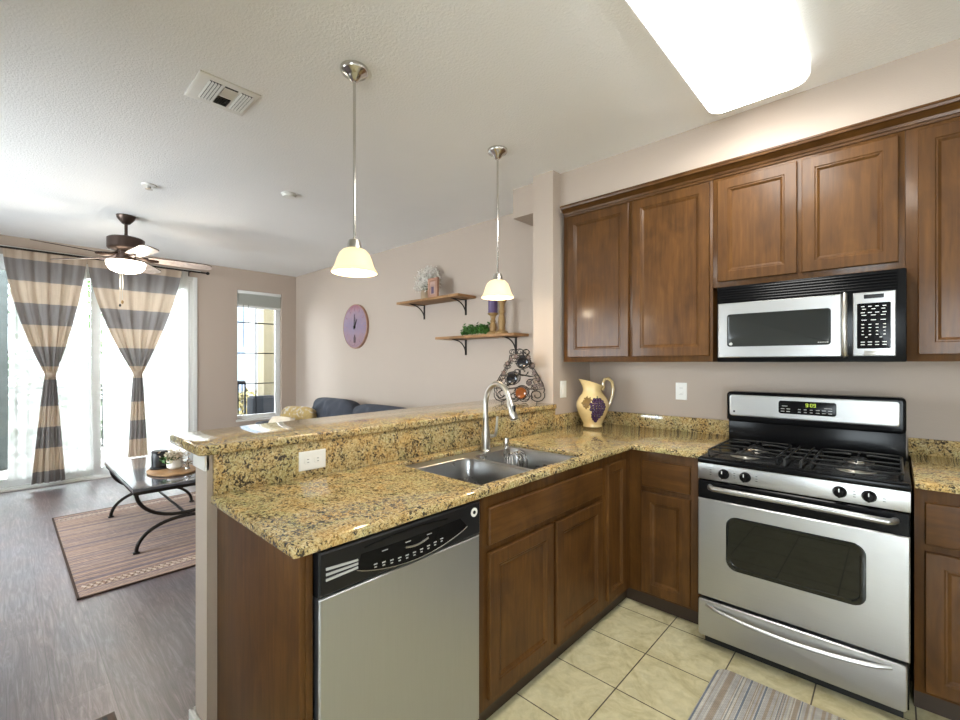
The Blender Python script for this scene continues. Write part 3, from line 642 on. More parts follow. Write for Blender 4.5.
obj('cooktop', MB().box(rx0-.002, rx1+.002, RY-.002, 2.93, .893, .918, .006).box(rx0+.004, rx1-.004, RY+.012, RY+.04, .916, .9215, .002), 'black', t)
for (bx_, by_, br_) in ((-.545, 2.52, .045), (-.545, 2.755, .038), (-.125, 2.52, .048), (-.125, 2.755, .036)):
    b = obj('burner', MB().lathe([(br_+.022, .917), (br_+.020, .921), (br_, .923), (br_-.002, .929), (br_-.012, .930), (0, .9305)], (bx_, by_, 0), 24, caps=False), 'nickel', t)
    obj('cap', MB().lathe([(br_-.006, .930), (br_-.007, .936), (br_-.016, .938), (0, .9385)], (bx_, by_, 0), 24, caps=False), 'blackmatte', b)
def grate(x0, x1, y0, y1, bs):
    q = MB(); z = .944; r = .0052; c = .035
    loop = []
    for cx, cy, qd in ((x1-c, y1-c, 0), (x0+c, y1-c, 1), (x0+c, y0+c, 2), (x1-c, y0+c, 3)):
        for j in range(5):
            a = (qd+j/4)*PI/2; loop.append((cx+c*math.cos(a), cy+c*math.sin(a), z))
    q.tube(loop, r, 8, closed=True); ym_ = (y0+y1)/2; q.tube([(x0, ym_, z), (x1, ym_, z)], r, 8)
    for bx_, by_ in bs:
        for a in (0, PI/2, PI, PI*1.5):
            ux, uy = math.cos(a), math.sin(a); L = (x1-bx_ if ux > .5 else bx_-x0 if ux < -.5 else (y1 if by_ > ym_ else ym_)-by_ if uy > .5 else by_-(ym_ if by_ > ym_ else y0))
            q.tube([(bx_+ux*.028, by_+uy*.028, z+.004), (bx_+ux*.05, by_+uy*.05, z+.006), (bx_+ux*L, by_+uy*L, z)], r*.9, 8)
    for fx_, fy_ in ((x0, y0+c), (x1, y0+c), (x0, y1-c), (x1, y1-c), (x0, ym_), (x1, ym_)): q.tube([(fx_, fy_, .918), (fx_, fy_, z)], r, 8)
    g = obj('grate', q, 'blackmatte', t)
grate(-.690, -.400, 2.405, 2.870, ((-.545, 2.52), (-.545, 2.755))); grate(-.270, .022, 2.405, 2.870, ((-.125, 2.52), (-.125, 2.755)))
q = MB(); z = .944
for x in (-.365, -.305): q.tube([(x, 2.405, .918), (x, 2.41, z), (x, 2.865, z), (x, 2.87, .918)], .005, 8)
for y in (2.52, 2.64, 2.755): q.tube([(-.392, y, z), (-.278, y, z)], .005, 8)
obj('grate', q, 'blackmatte', t)
g = obj('backguard', MB().box(rx0-.006, rx1-.006, 2.925, 2.985, .90, 1.060, .004).rings(rx0-.010, rx1-.005, 1.045, 1.217, [(0, -.07), (0, .018), (.008, .024), (.012, .025)], YF(2.925), rad=.02), 'black', t)
obj('fascia', MB().rings(-.707, .017, 1.078, 1.199, [(0, 0), (0, .003), (.004, .005), (.008, .005)], YF(2.901), rad=.016), 'steel', g)
fy_ = 2.8955; dp = obj('display_panel', MB().rings(-.466, -.218, 1.108, 1.178, [(0, 0), (0, .002), (.003, .003)], YF(fy_), rad=.012), 'black', g)
kp = MB()
for row, z in enumerate((1.133, 1.119)):
    for k in range(9):
        if k in (2,): continue
        x = -.455+k*.0255; kp.box(x, x+(.012 if 2 < k < 6 else .016), fy_-.0038, fy_-.003, z, z+.0035)
kp.box(-.450, -.425, fy_-.0038, fy_-.003, 1.148, 1.151); kp.box(-.268, -.235, fy_-.0038, fy_-.003, 1.146, 1.1485)
obj('key_print', kp, 'greyprint', dp)
SEG = {'9': 'abcdfg', '0': 'abcdef', '5': 'acdfg', '3': 'abcdg'}
dg = MB()
def digit(x, ch, z=1.150, w=.010, hh=.018, tt=.0022):
    P = {'a': (0, w, hh-tt, hh), 'b': (w-tt, w, hh/2, hh), 'c': (w-tt, w, 0, hh/2), 'd': (0, w, 0, tt), 'e': (0, tt, 0, hh/2), 'f': (0, tt, hh/2, hh), 'g': (0, w, hh/2-tt/2, hh/2+tt/2)}
    for s_ in SEG[ch]: a, b, c_, d_ = P[s_]; dg.box(x+a, x+b, fy_-.004, fy_-.003, z+c_, z+d_)
digit(-.345, '9'); digit(-.326, '0'); digit(-.312, '9')
for z in (1.155, 1.163): dg.box(-.3325, -.330, fy_-.004, fy_-.003, z, z+.002)
obj('clock_digits', dg, 'digits', dp)
obj('badge', MB().box(-.688, -.678, fy_-.0022, fy_, 1.098, 1.108, .001), 'charcoal', g)
# ------------------------------------------------------------------ microwave
t = thing('microwave', 'over-range microwave with stainless door hung under wall cabinet', 'microwave', (-.34, 2.93, 1.39))
MY = 2.690; mx0, mx1 = -.7195, .0380
obj('casing', MB().box(mx0+.002, mx1-.002, MY+.03, Y1-.01, 1.388, 1.804, .003), 'black', t)
obj('face_border', MB().box(mx0, mx1, MY+.004, MY+.045, 1.388, 1.800, .004), 'black', t)
vg = MB().box(mx0+.01, mx1-.01, MY+.008, MY+.02, 1.713, 1.797)
for k in range(6): vg.prism([(MY-.004, 1.717+k*.0135), (MY+.012, 1.720+k*.0135), (MY+.012, 1.7275+k*.0135), (MY-.002, 1.722+k*.0135)], lambda u, v, d_: (d_, u, v), mx0+.004, mx1-.03)
obj('vent_grille', vg, 'black', t)
md = obj('door', MB().rings(-.712, -.183, 1.412, 1.706, [(0, -.02), (0, .006), (.004, .010), (.01, .0105)], YF(MY)), 'steel', t)
obj('window', MB().rings(-.666, -.222, 1.470, 1.645, [(0, 0), (0, .0015), (.006, .002), (.008, .001)], YF(MY-.0105), rad=.014), 'microglass', md)
obj('emblem', MB().lathe([(.008, 0), (.008, .001), (0, .001)], (-.648, MY-.0116, 1.485), 16, axis=(0, -1, 0), caps=False), 'greyprint', md)
wm = MB()
for k in range(6): wm.box(-.272+k*.007, -.272+k*.007+.005, MY-.0128, MY-.0115, 1.481, 1.4845)
obj('model_print', wm, 'greyprint', md)
obj('handle', MB().tube([(-.171, MY+.002, 1.418), (-.171, MY-.02, 1.422), (-.171, MY-.03, 1.44), (-.171, MY-.034, 1.56), (-.171, MY-.03, 1.68), (-.171, MY-.02, 1.70), (-.171, MY+.002, 1.704)], .0105, 12), 'nickel', t)
cp = obj('control_panel', MB().rings(-.143, .003, 1.414, 1.705, [(0, -.01), (0, .004), (.003, .007), (.006, .0075)], YF(MY)), 'steel', t)
obj('display', MB().rings(-.104, -.036, 1.676, 1.694, [(0, 0), (0, .001), (.002, .0012)], YF(MY-.0075)), 'blackplastic', cp)
kp_ = obj('keypad', MB().rings(-.128, -.013, 1.448, 1.655, [(0, 0), (0, .001), (.002, .0014)], YF(MY-.0075), rad=.005), 'black', cp)
kp = MB(); yy = MY-.0095
rows = [(1.640, 4, .012), (1.628, 3, .013), (1.612, 4, .014), (1.600, 3, .016), (1.578, 3, .018), (1.558, 4, .010), (1.543, 4, .010), (1.528, 4, .006), (1.512, 4, .009), (1.500, 2, .008), (1.478, 4, .014), (1.466, 4, .014)]
for z, n_, w_ in rows:
    for k in range(n_):
        x = -.120+(k+.5)*(.098/n_)-w_/2; kp.box(x, x+w_, yy-.0006, yy, z-.0015, z+.0015)
obj('key_print', kp, 'whiteprint', kp_)
obj('door_button', MB().rings(-.104, -.014, 1.418, 1.438, [(0, 0), (0, .002), (.003, .003)], YF(MY-.0075)), 'nickel', cp)
# ------------------------------------------------------------------ outlets and switch
def plate(name, label, cat, fn, u0, u1, v0, v1, horiz=False, switch=False):
    c0 = fn((u0+u1)/2, v0, 0); t = thing(name, label, cat, c0)
    obj('cover_plate', MB().rings(u0, u1, v0, v1, [(0, 0), (0, .004), (.003, .006), (.006, .006)], fn), 'plastic', t)
    um, vm = (u0+u1)/2, (v0+v1)/2
    if switch:
        obj('rocker', MB().rings(um-.016, um+.016, vm-.032, vm+.032, [(0, .006), (0, .008), (.003, .0095)], fn), 'plastic', t); return
    for s in (-1, 1):
        cu, cv = (um+s*.021, vm) if horiz else (um, vm+s*.021)
        r_ = obj('receptacle', MB().rings(cu-.016, cu+.016, cv-.014, cv+.014, [(0, .006), (0, .0075), (.002, .008)], fn, rad=.008), 'plastic', t)
        sm = MB()
        for a in (-.006, .006):
            if horiz: sm.rings(cu-.004, cu+.004, cv+a-.001, cv+a+.001, [(0, .008), (0, .0084)], fn)
            else: sm.rings(cu+a-.001, cu+a+.001, cv-.003, cv+.005, [(0, .008), (0, .0084)], fn)
        obj('slots', sm, 'slot', r_)
plate('wall_outlet', 'white double outlet set sideways in granite bar splash', 'outlet', XF(-1.757), .812, .926, .945, 1.022, True)
plate('wall_outlet', 'white upright double outlet on wall between pitcher and range', 'outlet', YF(Y1), -1.112, -1.038, 1.130, 1.247)
plate('light_switch', 'white rocker switch on the wall end above short upstand', 'switch', XF(SW), 2.755, 2.833, 1.130, 1.252, False, True)
# ------------------------------------------------------------------ ceiling things
t = thing('ceiling_light', 'large lit rectangular acrylic ceiling light over the kitchen', 'ceiling light', (-.495, 1.87, H-.1))
fz = lambda u, v, d_: (u, v, H-.002-d_)
obj('rim', MB().rings(-.712, -.276, 1.247, 2.535, [(0, 0), (0, .050), (.004, .068), (.012, .080), (.03, .080)], fz, rad=.06, seg=6), 'rimglow', t, 60)
obj('diffuser', MB().rings(-.707, -.281, 1.252, 2.530, [(.008, .076), (.010, .081), (.028, .094), (.07, .102), (.14, .105)], fz, rad=.06, seg=6), 'diffuser', t, 60)
obj('housing', MB().box(-.66, -.33, 1.30, 2.43, H-.003, H), 'trim', t)
def pendant(x, y, label):
    t = thing('pendant_lamp', label, 'pendant lamp', (x, y, 1.78), 'pendant lamps over the bar')
    obj('canopy', MB().lathe([(.064, H), (.064, H-.012), (.058, H-.022), (.035, H-.034), (.030, H-.040), (.018, H-.056), (.010, H-.060)], (x, y, 0), 24), 'chrome', t)
    obj('stem', MB().lathe([(.0065, H-.055), (.0065, 1.955)], (x, y, 0), 12), 'chrome', t)
    obj('socket_cup', MB().lathe([(.010, 1.962), (.026, 1.955), (.031, 1.935), (.033, 1.915), (.030, 1.912)], (x, y, 0), 20), 'nickel', t)
    prof = [(.030, 1.918), (.051, 1.910), (.068, 1.893), (.079, 1.868), (.086, 1.845), (.092, 1.828), (.102, 1.812), (.106, 1.805)]
    inn = [(r-.004, z-.003) for r, z in reversed(prof)]
    obj('shade', MB().lathe(prof+inn, (x, y, 0), 32, caps=False), 'pendant', t)
    b = obj('bulb', MB().lathe([(.012, 1.905), (.016, 1.885), (.028, 1.865), (.031, 1.845), (.026, 1.825), (.012, 1.815), (0, 1.813)], (x, y, 0), 16, caps=False), 'pendant', t)
    l = bpy.data.lights.new('pendant_light', 'POINT'); l.energy = PENDANT_POINT; l.color = (1, .86, .66); l.shadow_soft_size = .03
    o = bpy.data.objects.new('pendant_light', l); COL.objects.link(o); o.location = (x, y, 1.79)
pendant(-1.845, 1.118, 'lit cream bell pendant hanging over the near part of bar')
pendant(-1.872, 2.172, 'lit cream bell pendant hanging before the candlestick shelf')
# ceiling vent
t = thing('ceiling_vent', 'white three-section air register on the ceiling', 'vent', (-2.51, .765, H))
fnc = lambda u, v, d_: (u, v, H-d_)
vx0, vx1, vy0, vy1 = -2.645, -2.375, .628, .902
fr = MB(); fr.rings(vx0, vx1, vy0, vy1, [(0, 0), (0, .006), (.004, .009), (.012, .010)], fnc); obj('frame', fr, 'trim', t)
dkm = MB(); dkm.rings(vx0+.045, vx1-.035, vy0+.048, vy0+.105, [(0, .010), (0, .0105)], fnc); dkm.rings(vx0+.045, vx0+.125, vy0+.118, vy0+.178, [(0, .010), (0, .0105)], fnc); dkm.rings(vx1-.115, vx1-.035, vy0+.118, vy0+.178, [(0, .010), (0, .0105)], fnc); dkm.rings(vx0+.045, vx1-.035, vy0+.190, vy0+.248, [(0, .010), (0, .0105)], fnc)
obj('opening', dkm, 'slot', t)
sl_ = MB()
for base in (vy0+.048, vy0+.190):
    for k in range(5):
        y = base+k*.0135; sl_.add([(vx0+.045, y, H-.0106), (vx1-.035, y, H-.0106), (vx1-.035, y+.008, H-.017), (vx0+.045, y+.008, H-.017)], [(0, 1, 2, 3)])
for b0, dr_ in ((vx0+.045, 1), (vx1-.115, -1)):
    for k in range(6):
        x = b0+k*.0135; sl_.add([(x, vy0+.118, H-.0106), (x, vy0+.178, H-.0106), (x+.009*dr_, vy0+.178, H-.017), (x+.009*dr_, vy0+.118, H-.017)], [(0, 1, 2, 3)])
obj('slat', sl_, 'trim', t, 0)
t = thing('fire_sprinkler', 'small recessed fire sprinkler on living ceiling near the fan', 'sprinkler', (-4.204, .766, H))
obj('escutcheon', MB().lathe([(.05, H), (.048, H-.008), (.03, H-.012), (0, H-.012)], (-4.204, .766, 0), 20, caps=False), 'trim', t); obj('head', MB().lathe([(.014, H-.012), (.014, H-.03), (.026, H-.034), (0, H-.036)], (-4.204, .766, 0), 14, caps=False), 'nickel', t)
t = thing('smoke_detector', 'small white disc detector on the ceiling past the bar', 'detector', (-3.597, 1.582, H))
obj('base', MB().lathe([(.06, H), (.06, H-.012), (0, H-.012)], (-3.597, 1.582, 0), 24, caps=False), 'trim', t); obj('cover', MB().lathe([(.052, H-.012), (.046, H-.026), (0, H-.03)], (-3.597, 1.582, 0), 24, caps=False), 'plastic', t)
# ceiling fan
fx, fy = -5.247, .781
t = thing('ceiling_fan', 'dark bronze five-blade ceiling fan with lit bowl', 'ceiling fan', (fx, fy, 2.2))
obj('canopy', MB().lathe([(.075, H), (.072, H-.02), (.055, H-.045), (.030, H-.075), (.02, H-.08)], (fx, fy, 0), 24), 'bronze', t)
obj('downrod', MB().lathe([(.0135, H-.07), (.0135, 2.56)], (fx, fy, 0), 12), 'bronze', t)
obj('motor_housing', MB().lathe([(.03, 2.57), (.05, 2.555), (.13, 2.545), (.142, 2.535), (.142, 2.45), (.130, 2.435), (.08, 2.42), (.075, 2.36), (.095, 2.35), (.095, 2.325), (.07, 2.32)], (fx, fy, 0), 32), 'bronze', t)
obj('light_bowl', MB().lathe([(.146, 2.325), (.150, 2.315), (.143, 2.28), (.118, 2.245), (.07, 2.225), (0, 2.218)], (fx, fy, 0), 32), 'fanbowl', t)
Rv = Vector((math.cos(.7508), math.sin(.7508), 0))
for k in range(5):
    a = .7508+math.radians(35+72*k); u = Vector((math.cos(a), math.sin(a), 0)); v = Vector((-math.sin(a), math.cos(a), 0)); c = Vector((fx, fy, 2.365)); tl = -.21
    q = MB(); pts = []; L = [(.17, .055), (.22, .060), (.45, .068), (.62, .070), (.665, .058), (.685, .03)]
    out = [(r, w_) for r, w_ in L]+[(r, -w_) for r, w_ in reversed(L)]
    def bp3(r, w_, dz): return c+u*r+v*w_*math.cos(tl)+Vector((0, 0, w_*math.sin(tl)-.03*(r-.17)+dz))
    q.prism(out, lambda r, w_, d_: bp3(r, w_, d_), 0, .008); q.mi = [0, 0]+[1]*len(out)
    b = obj('blade', q, ['blade', 'bronze'], t, 0)
    ir = MB().tube([c+u*.07+Vector((0, 0, .035)), c+u*.12+Vector((0, 0, .008)), c+u*.2+Vector((0, 0, -.006)), c+u*.25+Vector((0, 0, -.006))], [.012, .016, .02, .012], 8); obj('blade_iron', ir, 'bronze', b)
ch = obj('pull_chain', MB().tube([(fx+.02, fy-.03, 2.22), (fx+.02, fy-.03, 1.96)], .0025, 6), 'nickel', t)
obj('pull_knob', MB().lathe([(.002, 1.965), (.009, 1.955), (.010, 1.94), (.004, 1.93), (0, 1.93)], (fx+.02, fy-.03, 0), 10, caps=False), 'stickwood', ch)
c2 = obj('pull_chain', MB().tube([(fx-.03, fy-.04, 2.22), (fx-.03, fy-.04, 1.93)], .002, 6), 'nickel', t); obj('pull_knob', MB().lathe([(.002, 1.935), (.009, 1.925), (.009, 1.912), (0, 1.905)], (fx-.03, fy-.04, 0), 10, caps=False), 'blackmatte', c2)
l = bpy.data.lights.new('fan_light', 'POINT'); l.energy = FAN_POINT; l.color = (1, .86, .68); l.shadow_soft_size = .1
o = bpy.data.objects.new('fan_light', l); COL.objects.link(o); o.location = (fx, fy, 2.14)
# ------------------------------------------------------------------ curtains
RX = -6.865
t = thing('curtain_rod', 'thin black curtain rod across the sliding door', 'curtain rod', (RX, .55, 2.60))
obj('rod', MB().tube([(RX, -.78, 2.606), (RX, 1.88, 2.606)], .011, 10), 'iron', t)
for y in (1.885, -.785): obj('finial', MB().lathe([(.011, 0), (.02, .01), (.022, .025), (.012, .04), (0, .042)], (RX, y, 2.606), 14, axis=(0, 1 if y > 0 else -1, 0), caps=False), 'iron', t)
for y in (1.70, -.60): obj('bracket', MB().tube([(X0, y, 2.60), (RX, y, 2.60)], .008, 8).box(X0, X0+.006, y-.015, y+.015, 2.56, 2.64), 'iron', t)
B = [2.600, 2.500, 2.269, 2.025, 1.793, 1.560, 1.345, 1.25, 1.20, 1.18, .885, .664, .442, .187, .06]
def curtain(label, ty0, ty1, ky, by0, by1, zb, seed):
    rn = random.Random(seed); zk = 1.255
    t = thing('striped_curtain', label, 'curtain', (RX, (ty0+ty1)/2, zb), 'grey and beige banded curtains')
    zs = []
    bands = [2.600, 2.505, 2.272, 2.035, 1.80, 1.565, 1.345, 1.215, .985, .885, .664, .442, .187, .05]
    bands = [2.600, 2.505, 2.272, 2.035, 1.80, 1.565, 1.345, 1.200, .905, .675, .442, .187, .0]
    for i in range(len(bands)-1):
        for j in range(5):
            z = bands[i]+(bands[i+1]-bands[i])*j/5
            if z >= zb: zs.append((z, i))
    zs.append((zb, 99)); nu = 90; q = MB(); vs = []; mi = []
    ph = rn.uniform(0, 6)
    for z, i in zs:
        if z >= zk:
            s = (2.6-z)/(2.6-zk); y0 = ky-.045+(ty0-ky+.045)*(1-s**1.55); y1 = ky+.045+(ty1-ky-.045)*(1-s**1.3); amp = .008+.014*s
        else:
            s = (zk-z)/(zk-.08); e = min(1, s)**.75; y0 = ky-.04+(by0-ky+.04)*e; y1 = ky+.04+(by1-ky-.04)*e; amp = .018
        for j in range(nu+1):
            u = j/nu; y = y0+(y1-y0)*u
            x = RX-.012+amp*(math.sin(u*2*PI*4.5+ph)+.4*math.sin(u*2*PI*10+2*ph))+(.014*math.sin(u*PI) if z < zk else 0)
            vs.append((x, y+.004*math.sin(u*40+z*3), z+(.02*math.sin(u*PI)*-1 if z > zk else 0)*0))
    fs = []
    for a in range(len(zs)-1):
        for j in range(nu): fs.append((a*(nu+1)+j, a*(nu+1)+j+1, (a+1)*(nu+1)+j+1, (a+1)*(nu+1)+j)); mi.append(0 if zs[a][1] % 2 else 1)
    q.add(vs, fs); q.mi = mi
    obj('cloth', q, ['curtgrey', 'curtbeige'], t, 60)
    k = MB().lathe([(.03, zk+.035), (.047, zk+.02), (.050, zk), (.045, zk-.02), (.03, zk-.035)], (RX-.01, ky, 0), 18, sy=.9)
    obj('knot', k, 'curtbeige', t)
curtain('grey and beige banded curtain knotted, away from narrow window', -.01, .664, .36, .205, .477, .06, 1)
curtain('grey and beige banded curtain knotted, closer to narrow window', .664, 1.608, 1.142, 1.033, 1.243, .225, 5)
def sheer_panel(label, y0, y1, z0, seed, ya=None, yb=None):
    rn = random.Random(seed); q = MB(); nu, nz = 60, 12; ya = y0 if ya is None else ya; yb = y1 if yb is None else yb
    vs = []; ph = rn.uniform(0, 6)
    for i in range(nz+1):
        z = 2.62+(z0-2.62)*i/nz; s = i/nz
        for j in range(nu+1):
            u = j/nu; a = y0+(ya-y0)*s; b = y1+(yb-y1)*s
            vs.append((-6.940+.012*math.sin(u*2*PI*7+ph)+.005*math.sin(u*2*PI*17), a+(b-a)*u, z))
    q.add(vs, [(i*(nu+1)+j, i*(nu+1)+j+1, (i+1)*(nu+1)+j+1, (i+1)*(nu+1)+j) for i in range(nz) for j in range(nu)])
    tag(obj('sheer_curtain', q, 'sheer', None, 60), label, 'sheer curtain', 'white sheers over the sliding door')
sheer_panel('white sheer curtain hanging behind the curtain away from narrow window', .05, .665, .12, 2, .03, .735)
sheer_panel('white sheer curtain hanging behind the curtain closer to narrow window', .80, 1.69, .10, 4, .815, 1.69)
q = MB().tube([(-6.940, -.76, 2.632), (-6.940, 1.84, 2.632)], .007, 8); tag(obj('sheer_rod', q, 'trim'), 'slim white rod carrying the sheers behind black rod', 'curtain rod')
# ------------------------------------------------------------------ living room furniture
def rugmesh(x0, x1, y0, y1, hgt, rnd_=0.0):
    q = MB(); q.rings(x0, x1, y0, y1, [(0, 0), (0, hgt*.7), (.006, hgt)], ZF(.0005), rad=rnd_, seg=5) if rnd_ else q.rings(x0, x1, y0, y1, [(0, 0), (0, hgt*.7), (.006, hgt)], ZF(.0005)); return q
t = thing('area_rug', 'striped rust and slate area rug under coffee table', 'rug', (-4.48, 1.2, 0))
obj('pile', rugmesh(-5.45, -3.49, .302, 2.05, .010), 'arearug', t)
q = MB().box(-5.46, -3.478, .292, .304, .0005, .011, .002).box(-5.46, -3.478, 2.048, 2.06, .0005, .011, .002).box(-5.46, -5.448, .292, 2.06, .0005, .011, .002).box(-3.49, -3.478, .292, 2.06, .0005, .011, .002)
obj('binding', q, 'rugedge', t)
for xb_ in (-3.62, -5.32):
    q = MB()
    for k in range(26):
        y = .33+k*.066; q.tube([(xb_-.03, y, .0112), (xb_+.03, y+.033, .0112), (xb_-.03, y+.066, .0112)], .006, 4); q.tube([(xb_+.03, y, .0112), (xb_-.03, y+.033, .0112), (xb_+.03, y+.066, .0112)], .006, 4)
    obj('zigzag_band', q, 'rugpale', t)
RZ0 = .012
t = thing('coffee_table', 'dark slate topped coffee table with curved iron legs', 'coffee table', (-4.57, .97, RZ0))
tx0, tx1, ty0, ty1 = -5.21, -3.93, .622, 1.30
obj('top', MB().rings(tx0, tx1, ty0, ty1, [(0, .466), (0, .484), (.004, .490), (.01, .4905)], ZF(0)), 'slate', t)
obj('apron', MB().box(tx0+.008, tx1-.008, ty0+.008, ty1-.008, .440, .4655, .003), 'iron', t)
ym = (ty0+ty1)/2; zj = .225; hw = (ty1-ty0)/2-.03
for x in (tx0+.12, tx1-.06):
    for s in (-1, 1):
        up = [(x, ym+s*hw*math.cos(i/12*PI/2)**.9, .445-(.445-zj-.012)*math.sin(i/12*PI/2)) for i in range(13)]
        lo = [(x, ym+s*hw*math.sin(i/12*PI/2)**.9, RZ0+.01+(zj-.012-RZ0-.01)*math.cos(i/12*PI/2)) for i in range(13)]
        obj('leg', MB().tube(up, .013, 8).tube(lo, .013, 8).box(x-.018, x+.018, lo[-1][1]-.02, lo[-1][1]+.02, RZ0, RZ0+.012, .004), 'iron', t)
obj('stretcher', MB().tube([(tx0+.12, ym, zj), (tx1-.06, ym, zj)], .010, 8), 'iron', t)
TZ = .4915
t = thing('wooden_tray', 'round wooden board on coffee table under black jar', 'tray', (-4.41, .95, TZ))
tc = (-4.36, .95)
obj('board', MB().lathe([(.17, TZ), (.185, TZ+.004), (.187, TZ+.015), (.18, TZ+.018), (0, TZ+.018)], (*tc, 0), 36, sx=1.25, sy=.9), 'traywood', t)
TT = TZ+.019
t = thing('candle_jar', 'black lidded candle jar on the wooden board', 'candle', (-4.46, .885, TT))
obj('jar', MB().lathe([(.052, TT), (.056, TT+.006), (.056, TT+.125), (.053, TT+.13)], (-4.46, .885, 0), 24), 'blackwax', t); obj('foot_ring', MB().lathe([(.066, TT), (.07, TT+.01), (.06, TT+.016)], (-4.46, .885, 0), 24), 'blackwax', t); obj('lid', MB().lathe([(.057, TT+.13), (.057, TT+.142), (.05, TT+.147), (0, TT+.147)], (-4.46, .885, 0), 24, caps=False), 'blackwax', t)
rn = random.Random(11); t = thing('flower_pot', 'small cream pot of pale flowers beside the black jar', 'flower pot', (-4.36, .97, TT))
pc = (-4.36, .97)
obj('pot', MB().lathe([(.038, TT), (.056, TT+.015), (.060, TT+.04), (.052, TT+.07), (.046, TT+.075), (.042, TT+.072), (.04, TT+.05)], (*pc, 0), 22), 'plastic', t)
q = MB(); q.leafs([(pc[0]+rn.gauss(0, .042), pc[1]+rn.gauss(0, .042), TT+.11+rn.gauss(0, .022)) for _ in range(240)], .016, 0, rn); obj('blossom', q, plain('cream_petal', (.60, .50, .36), .8, 0, .2), t, 0)
q = MB(); q.leafs([(pc[0]+rn.gauss(-.02, .035), pc[1]+rn.gauss(-.03, .03), TT+.085+rn.gauss(0, .015)) for _ in range(70)], .02, 0, rn); obj('leaves', q, 'leaf', t, 0)
t = thing('star_ornament', 'small silver star ornament on wooden board past the flowers', 'ornament', (-4.28, 1.04, TT)); oc_ = Vector((-4.28, 1.04, TT+.055))
q = MB()
for k in range(10):
    dv = Vector((rn.gauss(0, 1), rn.gauss(0, 1), rn.gauss(0, 1))).normalized(); q.tube([oc_, oc_+dv*.05], [.010, .001], 6)
obj('star', q, 'chrome', t); obj('foot', MB().lathe([(.02, TT), (.018, TT+.008), (.006, TT+.014), (.005, TT+.05)], (oc_.x, oc_.y, 0), 12), 'chrome', t)
# sofa
t = thing('sofa', 'navy blue sofa against the wall under the clock', 'sofa', (-4.7, 2.7, 0))
sx0, sx1, sy0, sy1 = -6.02, -3.42, 2.18, 3.14
obj('base', MB().box(sx0+.02, sx1-.02, sy0+.04, sy1, .06, .30, .02), 'navy', t)
obj('back_frame', MB().box(sx0+.02, sx1-.02, 2.98, sy1, .28, .84, .05, seg=3), 'navy', t)
for x in (sx0, sx1-.24): obj('arm', MB().box(x, x+.24, sy0, sy1, .06, .635, .06, seg=4), 'navy', t)
def cushion(nm, x0, x1, y0, y1, z0, z1, puff=.05, mt='navy', par=t, rot=None, pc_=None, n=22, wr=0.0, seed=1):
    rn = random.Random(seed); bm = bmesh.new(); bmesh.ops.create_cube(bm, size=2); bmesh.ops.subdivide_edges(bm, edges=bm.edges[:], cuts=n, use_grid_fill=True)
    hx, hy, hz = (x1-x0)/2, (y1-y0)/2, (z1-z0)/2
    for v in bm.verts:
        x, y, z = v.co; p_ = 5
        nrm = (abs(x)**p_+abs(y)**p_+abs(z)**p_)**(1/p_); x, y, z = x/nrm, y/nrm, z/nrm
        g = (1-x*x)*(1-z*z)
        yy = y*hy*(.75+.35*g); w_ = wr*(math.sin((x*2.2+z*1.6)*4+seed)+.6*math.sin((x*3.1-z*.9)*6+seed*2))*g**.5*(1 if y < 0 else .3)
        co = Vector((x*hx*(1-.04*z*z), yy-w_, z*hz*(1-.06*(1-x*x)*0+.05*(1-x*x))))
        if rot: co = rot @ co
        v.co = co+Vector(((x0+x1)/2, (y0+y1)/2, (z0+z1)/2))
    return obj(nm, MB().bm(bm), mt, par, 70)
for k in range(2):
    x = sx0+.25+k*1.05; cushion('seat_cushion', x, x+1.04, sy0+.02, 2.92, .29, .46, seed=k)
tilt = Matrix.Rotation(-.16, 3, 'X')
cushion('back_cushion', -5.70, -4.69, 2.72, 3.01, .44, .925, rot=tilt, wr=.02, seed=3)
cushion('back_cushion', -4.70, -3.50, 2.72, 3.01, .44, .905, rot=tilt, wr=.02, seed=5)
tp = thing('throw_pillow', 'mustard patterned throw pillow leaning in the sofa corner', 'pillow', (-5.52, 2.58, .47))
rotp = Matrix.Rotation(.35, 3, 'Z') @ Matrix.Rotation(-.35, 3, 'X')
cushion('cover', -5.78, -5.24, 2.44, 2.60, .46, .83, mt='mustard', par=tp, rot=rotp, seed=2)
tp2 = thing('throw_pillow', 'cream throw pillow lying against the mustard pillow on sofa', 'pillow', (-5.38, 2.40, .47))
cushion('cover', -5.62, -5.16, 2.20, 2.32, .45, .735, mt='cream', par=tp2, rot=Matrix.Rotation(.2, 3, 'Z') @ Matrix.Rotation(-.45, 3, 'X'), seed=4)
# ------------------------------------------------------------------ clock and shelves
t = thing('wall_clock', 'large round faded pink and violet wall clock', 'clock', (-5.20, Y1-.03, 1.865))
cx, cz, cr_ = -5.20, 1.865, .292
obj('case', MB().lathe([(cr_, 0), (cr_, .028), (cr_-.008, .034), (cr_-.012, .030)], (cx, Y1, cz), 48, axis=(0, -1, 0)), 'copper', t)
obj('dial', MB().lathe([(cr_-.010, .026), (cr_-.012, .0315), (0, .0315)], (cx, Y1, cz), 48, axis=(0, -1, 0), caps=False), 'clock', t)
q = MB(); yf = Y1-.033
for k in range(60):
    a = k*PI/30; l_ = .06 if k % 5 == 0 else .014; r1 = cr_-.028; w_ = .007 if k % 5 == 0 else .002
    ux, uz = math.sin(a), math.cos(a); px, pz = uz, -ux
    q.prism([(-w_, r1-l_), (w_, r1-l_), (w_, r1), (-w_, r1)] if k % 5 else [(-w_*.5, r1-l_), (w_*.5, r1-l_), (w_, r1), (-w_, r1)], lambda u, v, d_, ux=ux, uz=uz, px=px, pz=pz: (cx+ux*v+px*u, yf+d_, cz+uz*v+pz*u), -.001, .002)
obj('hour_marks', q, plain('faded_mauve_print', (.30, .17, .22), .7), t)
